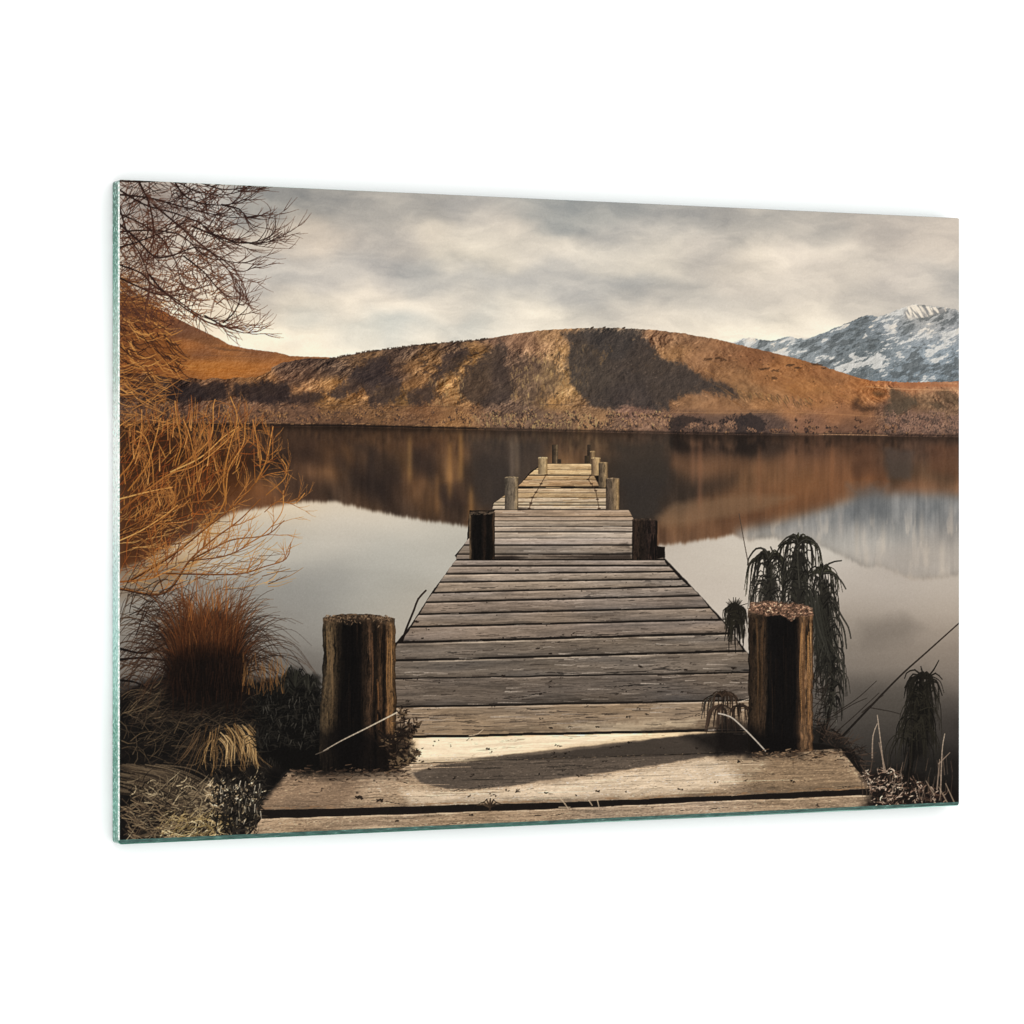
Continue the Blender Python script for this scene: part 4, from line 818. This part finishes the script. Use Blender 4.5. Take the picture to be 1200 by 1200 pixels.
def plants_right():
    pid = part_id('printed_drooping_plant', None, 'tall dark drooping spiky plant behind the near right post')
    line([(962,868),(972,830),(976,780),(966,720)], 6, 5, hx('13110e'), pid=pid)
    line([(985,862),(975,855)], 3, 2, hx('15120f'), pid=pid)
    for cx, cy, w, y1 in ((902,660,13,712),(936,645,16,712),(965,680,14,790)):
        q, cv = poly([(cx - w * .3, cy), (cx + w * .3, cy), (cx + w * .7, cy + 30), (cx + w * .7, y1), (cx - w * .7, y1), (cx - w * .7, cy + 30)], 5, 6, .2, 211); blend(q, cv * .9, hx('1c1a16'), pid)
    DC = ('181613', '262420', '35332c')
    def stack(cx, y0, y1, n, r0, r1, w=2., hl=.1, skew=0., hang=1.):
        for k in range(n):
            t = (k / n); y = y0 + (y1 - y0) * t; r = r0 + (r1 - r0) * t
            s = U(-1, 1); s = math.copysign(abs(s) ** .7, s); c = mixc(*DC); dx = s * r * U(.85, 1.15); y += U(-4, 4)
            line([(cx + skew * t + U(-5, 5) + dx * .15, y + U(-3, 8)), (cx + skew * t + dx * .55, y - U(2, 10) * (1 - .7 * t)), (cx + skew * t + dx * .92, y + U(3, 12)), (cx + skew * t + dx * U(.95, 1.1), y + U(18, 42) * hang)], w * U(.7, 1.1), .7, c, c, 1, pid, 3.5)
            if rnd.random() < hl: line([(cx + skew * t + dx * .5, y - 2), (cx + skew * t + dx * .9, y + 10), (cx + skew * t + dx, y + 26)], .8, .4, mixc('5f5d55', '85827a'), None, .6, pid, 6)
    rosette(901, 655, 26, 27, 45, pid, w=2.1); rosette(936, 636, 30, 27, 40, pid, w=2.4, up=.75); rosette(963, 672, 22, 25, 40, pid, w=2.0)
    stack(901, 655, 700, 56, 20, 24, 1.5); stack(936, 642, 705, 74, 18, 27, 1.6); stack(964, 678, 790, 110, 17, 24, 1.5, .14, 10)
    stack(975, 770, 830, 46, 14, 12, 2., .1, 2, .7)
    for P in ([(936,640),(932,628),(922,630),(912,640)], [(936,638),(945,632),(957,638),(961,648)], [(938,640),(935,650),(937,690)], [(963,674),(966,664),(978,658),(986,657)], [(965,672),(975,672),(985,680),(991,690)], [(901,655),(896,644),(886,643),(877,655),(876,662)],
              [(901,655),(906,648),(903,641)], [(975,700),(985,720),(994,735),(997,748)], [(975,710),(988,735),(992,760)], [(970,750),(985,775),(990,795)]):
        line(P, 2.8, 1.6, hx('25231e'), hx('33312b'), 1, pid)
        line([(p[0] - .4, p[1] - .6) for p in P], .7, .5, hx('605e56'), None, .5, pid)
    for k in range(26):
        x = U(944, 962); line([(x, U(690, 715)), (x + U(4, 10), U(725, 745)), (x + U(8, 18), U(755, 780))], 1.6, .7, mixc('33322b', '262520', '42413a'), None, .85, pid)
    line([(866,602),(871,630),(876,656),(878,663)], .9, 1.3, hx('4a4038'), a=.9, pid=pid)
    p2 = part_id('printed_small_plant', None, 'small dark spiky rosette left of the near right post')
    q, cv = poly([(853,706),(866,704),(873,725),(874,745),(862,745),(850,735)], 5, 4, .2, 215); blend(q, cv * .6, hx('1d1a16'), p2)
    rosette(861, 712, 46, 17, 26, p2, ('15120f', '23201a', '302e25'), 2.1, .6, .9)
    for k in range(34):
        s = U(-1, 1); y = U(712, 735); line([(862, y), (862 + s * 9, y + 2), (862 + s * 14, y + U(14, 34))], 1.9, .7, mixc('15120f', '2b2820'), None, 1, p2)
    for a in (.5, .85, 1.2, 1.5, 1.75, 2.1, 2.5): line([(861, 714), (861 + math.cos(a) * 8, 714 - math.sin(a) * 9), (861 + math.cos(a) * 15 + U(-2, 2), 714 - math.sin(a) * 14)], 1.9, .7, hx('211e19'), pid=p2, step=3)
    for x in (854, 861, 872): line([(x, 738), (x + U(-2, 1), 765)], 2, .8, hx('17130f'), pid=p2)
    p3 = part_id('printed_foot_plant', None, 'small dry drooping plant at the foot of the near right post')
    q, cv = poly([(838,850),(850,835),(866,845),(876,860),(876,885),(842,882)], 10, 7, .15, 217, pad=10); blend(q, cv * .8, hx('14100e'), p3)
    rosette(846, 816, 30, 24, 30, p3, ('1c1612', '33281f', '54453a'), 2.3, .55, 1, .25)
    rosette(868, 828, 22, 14, 26, p3, ('1c1612', '40332a'), 2, .5)
    for k in range(18):
        s = U(-1, 1); line([(845, 826), (845 + s * 14, 832), (845 + s * 20, U(848, 860))], 2.2, .8, mixc('241c17', '4a3b31', '15110e'), None, .95, p3)
    line([(865,823),(878,819)], 1, .7, hx('b5a99a'), pid=p3)
    # the stick and its neighbours
    p4 = part_id('printed_stick', None, 'long thin dry stick leaning out over the water at the lower right')
    line([(984,866),(1020,828),(1055,792),(1085,765),(1124,730)], 2.6, 1.6, hx('1b1714'), hx('3a322b'), 1, p4)
    for P in ([(975,862),(1000,840),(1030,812)], [(978,836),(1005,818),(1027,798)], [(975,840),(1000,825),(1016,818)], [(1010,835),(1030,818),(1035,815)], [(1018,829),(1045,834),(1055,837)], [(970,800),(966,815),(952,830)], [(962,812),(975,800)]): line(P, 1.3, .8, hx('2a241f'), a=.85, pid=p4)
    # lower right rosette plant
    p5 = part_id('printed_right_plant', None, 'dark drooping spiky plant standing by itself at the lower right')
    line([(1055,945),(1065,905),(1072,860),(1080,810)], 7, 6, hx('100e0b'), pid=p5)
    q, cv = poly([(1077,800),(1088,800),(1094,830),(1092,860),(1084,885),(1070,895),(1062,885),(1066,850),(1072,820)], 9, 5, .15, 221, pad=9); blend(q, cv * .8, hx('15120f'), p5)
    rosette(1083, 795, 40, 24, 34, p5, ('14110e', '24211b'), 2.2, .55, .95)
    for k in range(120):
        t = rnd.random(); y = 800 + 70 * t; s = U(-1, 1); s = math.copysign(abs(s) ** .6, s) * U(.85, 1.2); cx = 1083 - 14 * t; r = 17 + 12 * t
        line([(cx + U(-5, 5) + s * 4, y + U(-3, 6)), (cx + s * r * .6, y - 3), (cx + s * r, y + U(8, 16)), (cx + s * r * 1.08, y + U(22, 42))], U(1.1, 1.8), .5, mixc('100e0b', '221f19', '2e2b23'), None, 1, p5)
    for P in ([(1083,795),(1072,785),(1062,789),(1060,795)], [(1083,793),(1080,785),(1079,781)], [(1086,795),(1094,785),(1100,774)], [(1086,796),(1096,789),(1104,796)], [(1084,795),(1070,790),(1060,806)], [(1086,798),(1098,800),(1104,815)]): line(P, 2.3, 1.2, hx('1f1c17'), pid=p5)
    # litter at the lower right
    p6 = part_id('printed_litter', None, 'pale curled leaf litter and twigs beside the end of the front plank')
    q, cv = poly([(1008,905),(1060,900),(1125,925),(1125,950),(1010,955),(1022,930)], 12, 8, .1, 223, pad=12); blend(q, cv * .9, hx('171310'), p6)
    for k in range(620):
        x = U(1006, 1110); y = U(903, 945)
        if y < 903 + max(0, x - 1050) * .45 or x < 1008 + (y - 903) * .45: continue
        a = U(0, 6.28); l = U(3, 10); P = [(x, y)]; cu = U(-.6, .6)
        for m in range(3): x += math.cos(a) * l / 3; y -= math.sin(a) * l / 3 * .8; a += cu; P.append((x, y))
        line(P, U(.7, 1.6), .5, hx(rnd.choice(['1c1512', '2a201b', '5b473b', '8c7464', 'c9b3a0', 'e0cdb8', '3a2c24', '1c1512'])), a=U(.5, 1), pid=p6, step=3)
    for k in range(50):
        x = U(1008, 1122); y = U(900, 945); line([(x, y), (x + U(-3, 6), y - U(8, 26))], .9, .5, mixc('6b5a4c', '3c322b', 'a38f7e'), a=U(.4, .9), pid=p6)
    for P in ([(1036,905),(1032,870),(1028,838)], [(1022,888),(1023,862),(1028,848)], [(1102,930),(1104,880),(1107,860)], [(1098,925),(1101,890)], [(1100,895),(1113,882)], [(1038,905),(1030,870)]): line(P, 1.6, .8, hx('8a7a6c'), hx('b3a493'), .9, p6)
    for P in ([(1095,932),(1085,915)], [(1118,940),(1108,918)], [(1112,944),(1100,922)]): line(P, 1.3, .8, hx('9c8a78'), a=.8, pid=p6)
    q, cv = poly([(950,850),(975,855),(1000,880),(1015,905),(985,880),(950,880)], 6, 5, .15, 225); blend(q, cv * .7, hx('14110e'))
    for k in range(150):
        x = U(950, 1010); y = 850 + (x - 950) * .65 + U(-12, 10); a = U(-1.2, 1.2); l = U(5, 18); line([(x, y), (x + math.cos(a) * l, y - math.sin(a) * l)], 1.1, .6, mixc('15110e', '2f2620', '54453a'), a=U(.5, .9), pid=p6)
    for k in range(60):
        x = U(952, 972); y = U(790, 865); a = U(0, 3.1); l = U(6, 18); line([(x, y), (x + math.cos(a) * l, y - math.sin(a) * l)], 1., .6, mixc('14110e', '2c251f'), a=.8, pid=p6)
def small_things():
    p = part_id('printed_twig', None, 'dark bent twig standing at the left edge of the jetty')
    line([(471,752),(476,737),(485,715),(490,702),(499,692)], 2.6, 2.2, hx('19120f'), hx('33261f'), 1, p)
    line([(842,836),(856,840),(870,852),(884,866),(897,880)], 1.4, 1.1, hx('b9b0a4'))
    p = part_id('printed_leafy_sprig', None, 'small leafy sprig at the foot of the near left post')
    q, cv = poly([(452,866),(462,852),(474,850),(482,862),(484,888),(468,900),(455,905),(445,890)], 9, 8, .2, 231, pad=9); blend(q, cv * .85, hx('120d0a'), p)
    stems = [[(462,902),(466,875),(470,845),(473,832)], [(462,902),(474,880),(484,858),(489,846)], [(462,902),(478,892),(490,880)], [(460,900),(455,878),(452,862)], [(464,900),(478,872),(480,842)]]
    for P in stems: line(P, 1.4, .8, hx('1d1511'), None, .9, p)
    for k in range(210):
        P = rnd.choice(stems); m = rnd.randrange(len(P) - 1); t = rnd.random(); x = P[m][0] + (P[m+1][0] - P[m][0]) * t + U(-4, 4); y = P[m][1] + (P[m+1][1] - P[m][1]) * t + U(-4, 4)
        a = U(-.6, 3.7); l = U(4, 9); line([(x, y), (x + math.cos(a) * l * .5, y - math.sin(a) * l * .6), (x + math.cos(a) * l, y - math.sin(a) * l * .7)], U(1.6, 2.8), .8, mixc('0f0b09', '241b15', '4a3c2f', '7a6850'), a=.92, pid=p)
    for k in range(8): line([(x := U(430, 455), 862 + U(-6, 6)), (x + 14, 866 + U(-8, 8)), (x + 26, 862 + U(-8, 8))], 2.4, 1, mixc('0f0b09', '2a2019'), a=.95, pid=p)
    line([(379,880),(400,868),(430,853),(465,835)], 1.0, 1.6, hx('a89c8c'), hx('c9bda8'), .9, p)
    line([(370,884),(385,878)], .9, .9, hx('6b6257'), a=.8, pid=p)
    for k in range(160):                                         # debris round the left post
        x = U(340, 480); y = 903 + U(-8, 20) * rnd.random(); seg(x, y, x + U(1, 7), y + U(-2, 2), U(.8, 2), .7, mixc('15100d', '3a2d24', '7a6552'), U(.4, .9))
    for k in range(150):
        x = U(880, 985); y = 882 + U(-5, 16) * rnd.random(); seg(x, y, x + U(1, 8), y + U(-2, 2), U(.8, 1.8), .7, mixc('15100d', '3a2c22', '7d6650', 'a38c72'), U(.4, .9))
    p = part_id('printed_weed', None, 'small weed sprouting from the gap before the front plank')
    for a in (.3, .6, 1.1, 1.5, 2.0, 2.5, 2.8): line([(574,946), (574 + math.cos(a) * 9, 946 - math.sin(a) * 10), (574 + math.cos(a) * 16, 946 - math.sin(a) * 7)], 2.2, .8, mixc('2a211a', '4c3e30'), None, .95, p)
    line([(574,950),(574,938)], 2.2, 1.2, hx('3a2e24'), pid=p)
    p = None
    for P in ([(656,935),(662,942),(666,948)], [(690,938),(694,944)], [(700,938),(702,946)], [(655,946),(668,946)], [(550,862),(560,860),(566,855)]): line(P, 1.3, .9, hx('b8a68e'), a=.85, pid=p)
def finish():
    global C
    g = np.random.RandomState(3).randn(H, W).astype(f32)
    C = C * .80 + (C * C * (3 - 2 * C)) * .20
    C = C * np.array([1.02, 1.0, .975], f32)
    C += (blur(g, .7, .7) * .012)[..., None]
    b = blur(C, 1.1, 1.1); C = C + (C - b) * .45                 # the print is crisply sharpened
    sl = win(X0, Y0, X1, 225)
    C = np.clip(C, .015, .97)
def paint():
    for f in (sky, hills, lake, jetty, posts, treetop, shrub, ground_left, tussock, leafyleft, plants_right, frontposts, small_things, finish):
        t = time.time(); f(); print('paint', f.__name__, round(time.time() - t, 1))
# ================================================================= the scene
def build():
    import bpy, bmesh
    from mathutils import Vector
    sc = bpy.context.scene; col = sc.collection
    F = 3864.0                                                    # focal length in units of the 1200 unit frame
    HT = .40
    Yl = F * HT / 779.5; Yr = F * HT / 689.0
    Xl = (139.5 - 600) * Yl / F; Xr = (1124 - 600) * Yr / F
    WD = math.hypot(Xr - Xl, Yr - Yl); dx, dy = (Xr - Xl) / WD, (Yr - Yl) / WD
    yaw = math.atan2(dy, dx)
    # panel coordinates: s along the width, z up, d depth behind the front face
    def to_s(px):
        r = (px - 600) / F; return (r * Yl - Xl) / (dx - r * dy)
    root = bpy.data.objects.new('glass_picture', None); col.objects.link(root)
    root.location = (Xl, Yl, -HT / 2); root.rotation_euler = (0, 0, yaw)
    root['label'] = 'frameless glass picture of a wooden jetty on a mountain lake, hung on a white wall'
    root['category'] = 'glass picture'
    # local axes: x = s, y = depth (away from the viewer), z up from the lower edge
    def mat(name, rough=.4, spec=.2):
        m = bpy.data.materials.new(name); m.use_nodes = True; b = m.node_tree.nodes['Principled BSDF']
        b.inputs['Roughness'].default_value = rough; b.inputs['Specular IOR Level'].default_value = spec
        return m, m.node_tree, b
    ink, nt, b = mat('glossy_print_ink', .12, .03)
    va = nt.nodes.new('ShaderNodeVertexColor'); va.layer_name = 'Print'; nt.links.new(va.outputs['Color'], b.inputs['Base Color'])
    # ---- print
    rr = .0012; band = .0028
    lin = np.where(C <= .04045, C / 12.92, ((C + .055) / 1.055) ** 2.4).astype(f32) * PRINT_GAIN
    xs = np.clip(to_s(X0 + np.arange(W) / S), .00035, WD - .0002)
    R = (X0 + np.arange(W) / S - 600) / F
    depth = Yl + to_s(X0 + np.arange(W) / S) * dy
    z = HT / 2 - ((Y0 + np.arange(H) / S)[:, None] - 600) / F * depth[None]
    e = np.minimum(xs, WD - xs); inset = np.where(e < rr, rr - np.sqrt(np.maximum(0, rr * rr - (rr - e) ** 2)), 0)
    z = np.clip(z, band, (HT - .00015 - inset)[None])
    V = np.zeros((H, W, 3), f32); V[..., 0] = xs[None]; V[..., 2] = z; V[..., 1] = -.0001
    ok = ((z[:-1, :-1] - z[1:, :-1]) > 1e-6) & ((z[:-1, 1:] - z[1:, 1:]) > 1e-6) & ((xs[1:] - xs[:-1]) > 1e-6)[None]
    cell = np.maximum(L[:-1, :-1], -1).copy(); cell[~ok] = -1
    idx = np.arange(H * W).reshape(H, W)
    Q = np.stack([idx[1:, :-1], idx[1:, 1:], idx[:-1, 1:], idx[:-1, :-1]], -1)
    Vf = V.reshape(-1, 3); Cf = lin.reshape(-1, 3); objs = {}
    n_used = 0
    for k, (name, parent, label) in enumerate(PARTS):
        q = Q[cell == k]
        if len(q) < 6 and name != 'printed_jetty': continue
        u, inv = np.unique(q.ravel(), return_inverse=True)
        me = bpy.data.meshes.new(name)
        me.vertices.add(len(u)); me.vertices.foreach_set('co', Vf[u].ravel())
        me.loops.add(len(inv)); me.loops.foreach_set('vertex_index', inv.astype(np.int32))
        me.polygons.add(len(q)); me.polygons.foreach_set('loop_start', np.arange(len(q), dtype=np.int32) * 4)
        try: me.polygons.foreach_set('loop_total', np.full(len(q), 4, np.int32))
        except Exception: pass
        me.update(calc_edges=True)
        a = me.color_attributes.new('Print', 'FLOAT_COLOR', 'POINT')
        cc = np.ones((len(u), 4), f32); cc[:, :3] = Cf[u]; a.data.foreach_set('color', cc.ravel())
        me.materials.append(ink)
        o = bpy.data.objects.new(name, me); col.objects.link(o); o.parent = objs.get(parent) if parent is not None else root
        if label: o['label'] = label
        objs[k] = o; n_used += 1
    print('print parts', n_used, 'of', len(PARTS))
    # ---- the glass slab: rounded corners, thick, its lower front edge ground off at an angle
    T = .0122
    def outline(ins, zlo, r, n=6):
        P = []
        for cx, cz, a0 in ((WD - ins - r, zlo + r, -90), (WD - ins - r, HT - ins - r, 0), (ins + r, HT - ins - r, 90), (ins + r, zlo + r, 180)):
            for k in range(n + 1):
                a = math.radians(a0 + 90 * k / n); P.append((cx + r * math.cos(a), cz + r * math.sin(a)))
        return P
    def slab(name, rings, m, cap0=True, cap1=True):
        bm = bmesh.new(); rs = [[bm.verts.new((x, y, z)) for x, z in P] for P, y in rings]
        n = len(rs[0])
        for a, b_ in zip(rs, rs[1:]):
            for k in range(n): bm.faces.new((a[k], a[(k + 1) % n], b_[(k + 1) % n], b_[k]))
        if cap0: bm.faces.new(list(rs[0])[::1])
        if cap1: bm.faces.new(list(rs[-1])[::-1])
        bmesh.ops.recalc_face_normals(bm, faces=bm.faces)
        me = bpy.data.meshes.new(name); bm.to_mesh(me); bm.free(); me.materials.append(m)
        o = bpy.data.objects.new(name, me); col.objects.link(o); o.parent = root
        return o
    gm, nt, b = mat('green_glass_painted_reflection', .12, .25)  # green glass; mirrored reflection of the print and sparkle are painted into its colour
    N = nt.nodes.new; Lk = nt.links.new
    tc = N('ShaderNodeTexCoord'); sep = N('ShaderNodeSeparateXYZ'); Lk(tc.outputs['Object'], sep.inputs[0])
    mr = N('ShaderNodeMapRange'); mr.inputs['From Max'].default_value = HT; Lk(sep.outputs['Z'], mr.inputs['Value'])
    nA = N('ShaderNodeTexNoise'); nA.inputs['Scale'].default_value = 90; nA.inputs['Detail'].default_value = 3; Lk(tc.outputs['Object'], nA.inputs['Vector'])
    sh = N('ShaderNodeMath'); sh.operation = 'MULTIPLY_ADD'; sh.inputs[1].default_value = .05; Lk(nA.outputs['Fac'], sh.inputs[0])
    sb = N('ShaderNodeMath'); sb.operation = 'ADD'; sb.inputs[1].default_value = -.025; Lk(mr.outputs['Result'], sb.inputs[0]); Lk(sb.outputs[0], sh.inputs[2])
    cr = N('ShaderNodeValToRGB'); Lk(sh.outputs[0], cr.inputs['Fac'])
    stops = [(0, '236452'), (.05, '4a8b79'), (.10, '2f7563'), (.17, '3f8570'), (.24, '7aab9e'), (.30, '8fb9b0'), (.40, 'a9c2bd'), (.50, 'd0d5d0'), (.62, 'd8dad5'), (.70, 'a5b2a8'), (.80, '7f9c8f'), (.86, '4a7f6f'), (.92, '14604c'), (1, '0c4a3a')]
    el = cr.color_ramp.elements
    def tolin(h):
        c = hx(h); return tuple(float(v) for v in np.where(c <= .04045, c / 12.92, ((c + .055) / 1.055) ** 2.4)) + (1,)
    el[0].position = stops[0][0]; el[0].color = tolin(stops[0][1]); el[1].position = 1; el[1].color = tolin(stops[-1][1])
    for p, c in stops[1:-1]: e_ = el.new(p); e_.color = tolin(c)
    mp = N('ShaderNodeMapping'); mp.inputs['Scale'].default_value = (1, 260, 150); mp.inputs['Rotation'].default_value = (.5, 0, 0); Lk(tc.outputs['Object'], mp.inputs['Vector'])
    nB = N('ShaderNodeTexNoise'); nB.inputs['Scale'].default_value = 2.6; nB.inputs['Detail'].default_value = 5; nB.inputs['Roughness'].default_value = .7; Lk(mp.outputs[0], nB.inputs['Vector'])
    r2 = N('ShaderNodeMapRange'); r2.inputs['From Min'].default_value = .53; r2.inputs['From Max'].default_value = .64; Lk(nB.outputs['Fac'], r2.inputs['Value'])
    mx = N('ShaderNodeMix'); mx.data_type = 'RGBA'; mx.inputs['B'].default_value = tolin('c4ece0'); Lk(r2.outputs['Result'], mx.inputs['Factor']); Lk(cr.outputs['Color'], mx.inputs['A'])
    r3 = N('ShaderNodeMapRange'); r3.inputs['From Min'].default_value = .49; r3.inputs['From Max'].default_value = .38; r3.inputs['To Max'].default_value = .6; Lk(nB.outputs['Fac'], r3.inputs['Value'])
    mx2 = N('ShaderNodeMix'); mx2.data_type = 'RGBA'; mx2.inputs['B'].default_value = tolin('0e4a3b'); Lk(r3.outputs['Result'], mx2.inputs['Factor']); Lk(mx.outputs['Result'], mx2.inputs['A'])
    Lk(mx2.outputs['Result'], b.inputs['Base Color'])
    slab('glass_slab', [(outline(.0003, .0003, .0015), .0003), (outline(0, 0, .0018), .0006), (outline(0, 0, .0018), T - .0004), (outline(.0004, .0004, .0014), T)], gm)
    # polished lower bevel: a glass strip along the foot of the print
    bmat, nt, b = mat('polished_bevel_glass', .08, .3)
    N = nt.nodes.new; Lk = nt.links.new
    tc = N('ShaderNodeTexCoord'); mp = N('ShaderNodeMapping'); mp.inputs['Scale'].default_value = (60, 1, 420); Lk(tc.outputs['Object'], mp.inputs['Vector'])
    nB = N('ShaderNodeTexNoise'); nB.inputs['Scale'].default_value = 2.2; nB.inputs['Detail'].default_value = 5; nB.inputs['Roughness'].default_value = .65; Lk(mp.outputs[0], nB.inputs['Vector'])
    cr = N('ShaderNodeValToRGB'); Lk(nB.outputs['Fac'], cr.inputs['Fac']); el = cr.color_ramp.elements
    el[0].position = .38; el[0].color = tolin('1d3a34'); el[1].position = .80; el[1].color = tolin('a9cfc2')
    e_ = el.new(.60); e_.color = tolin('3c5f56')
    Lk(cr.outputs['Color'], b.inputs['Base Color'])
    bm = bmesh.new(); r = .0012
    prof = [(-.00012, band), (-.00012, band * .62), (.0001, band * .25), (.00075, .0002), (.00075, band)]
    ends = (.0003, WD - .0002)
    A = [[bm.verts.new((x + (r * .8 * (1 - min(1, zz / band * 1.4))) * (1 if i == 0 else -1), y, zz)) for y, zz in prof] for i, x in enumerate(ends)]
    n = len(prof)
    for k in range(n): bm.faces.new((A[0][k], A[0][(k + 1) % n], A[1][(k + 1) % n], A[1][k]))
    bm.faces.new(A[0]); bm.faces.new(A[1][::-1]); bmesh.ops.recalc_face_normals(bm, faces=bm.faces)
    me = bpy.data.meshes.new('lower_bevel'); bm.to_mesh(me); bm.free(); me.materials.append(bmat)
    o = bpy.data.objects.new('lower_bevel', me); col.objects.link(o); o.parent = root; o['label'] = 'dark green polished bevel along the lower edge'
    # thin left bevel strip, its bright edge highlight painted in as pale colour
    pm, nt, b = mat('painted_arris_highlight', .4, .2); b.inputs['Base Color'].default_value = tolin('dfe6e0')
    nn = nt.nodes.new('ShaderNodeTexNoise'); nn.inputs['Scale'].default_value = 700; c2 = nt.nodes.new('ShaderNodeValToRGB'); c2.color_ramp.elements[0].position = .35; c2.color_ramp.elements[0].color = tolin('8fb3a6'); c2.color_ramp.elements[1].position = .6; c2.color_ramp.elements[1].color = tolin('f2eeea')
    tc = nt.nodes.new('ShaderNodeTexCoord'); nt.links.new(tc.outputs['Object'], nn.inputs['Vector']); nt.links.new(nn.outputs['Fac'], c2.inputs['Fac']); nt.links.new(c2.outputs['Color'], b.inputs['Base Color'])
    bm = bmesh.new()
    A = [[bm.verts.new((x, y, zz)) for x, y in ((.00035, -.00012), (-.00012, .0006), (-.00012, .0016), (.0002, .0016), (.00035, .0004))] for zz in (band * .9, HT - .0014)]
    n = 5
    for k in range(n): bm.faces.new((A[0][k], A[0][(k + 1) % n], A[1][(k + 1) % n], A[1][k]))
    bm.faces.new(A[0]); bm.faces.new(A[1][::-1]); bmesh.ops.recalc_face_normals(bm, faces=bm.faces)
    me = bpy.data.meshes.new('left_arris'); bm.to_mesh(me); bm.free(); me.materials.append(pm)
    o = bpy.data.objects.new('arris_highlight', me); col.objects.link(o); o.parent = root; o['label'] = 'thin bevel with a painted pale highlight down the near vertical edge'
    # ---- the white wall right behind
    wm, nt, b = mat('white_wall_paint', .9, .0)
    b.inputs['Base Color'].default_value = (WALL, WALL, WALL, 1)
    nn = nt.nodes.new('ShaderNodeTexNoise'); nn.inputs['Scale'].default_value = 400; bu = nt.nodes.new('ShaderNodeBump'); bu.inputs['Strength'].default_value = .02; bu.inputs['Distance'].default_value = .0005
    nt.links.new(nn.outputs['Fac'], bu.inputs['Height']); nt.links.new(bu.outputs['Normal'], b.inputs['Normal'])
    bm = bmesh.new()
    g = T + GAP
    vs = [bm.verts.new(p) for p in ((-4, g, -3), (5, g, -3), (5, g, 3), (-4, g, 3), (-4, g + .1, -3), (5, g + .1, -3), (5, g + .1, 3), (-4, g + .1, 3))]
    for f in ((0,1,2,3), (7,6,5,4), (0,4,5,1), (1,5,6,2), (2,6,7,3), (3,7,4,0)): bm.faces.new([vs[i] for i in f])
    bmesh.ops.recalc_face_normals(bm, faces=bm.faces)
    me = bpy.data.meshes.new('wall'); bm.to_mesh(me); bm.free(); me.materials.append(wm)
    w = bpy.data.objects.new('wall', me); col.objects.link(w); w.location = root.location; w.rotation_euler = root.rotation_euler
    w['kind'] = 'structure'; w['label'] = 'plain white wall behind the glass picture'; w['category'] = 'wall'
    # two small stand-offs hold the glass off the wall
    # ---- light
    wd = bpy.data.worlds.new('World'); sc.world = wd; wd.use_nodes = True
    bg = wd.node_tree.nodes['Background']; bg.inputs[0].default_value = (1, 1, 1, 1); bg.inputs[1].default_value = WORLD
    ld = bpy.data.lights.new('softbox', 'AREA'); ld.shape = 'RECTANGLE'; ld.size = 2.4; ld.size_y = 1.4; ld.energy = LAMP; ld.color = (1, 1, 1)
    lo = bpy.data.objects.new('softbox', ld); col.objects.link(lo); lo.location = (.1, -1.2, 2.6)
    lo.rotation_euler = (Vector((.05, 2.1, 0)) - lo.location).to_track_quat('-Z', 'Y').to_euler()
    cd = bpy.data.cameras.new('camera'); cd.lens = F / 1200 * 36; cd.sensor_width = 36; cd.clip_start = .05; cd.clip_end = 100
    co = bpy.data.objects.new('camera', cd); col.objects.link(co); co.rotation_euler = (math.pi / 2, 0, 0); sc.camera = co
    sc.view_settings.view_transform = 'Standard'; sc.view_settings.look = 'None'; sc.view_settings.exposure = 0; sc.view_settings.gamma = 1
    sc.view_settings.use_curve_mapping = False
PRINT_GAIN = .765; WALL = .97; GAP = .002; WORLD = 1.30; LAMP = 9.
paint()
build()
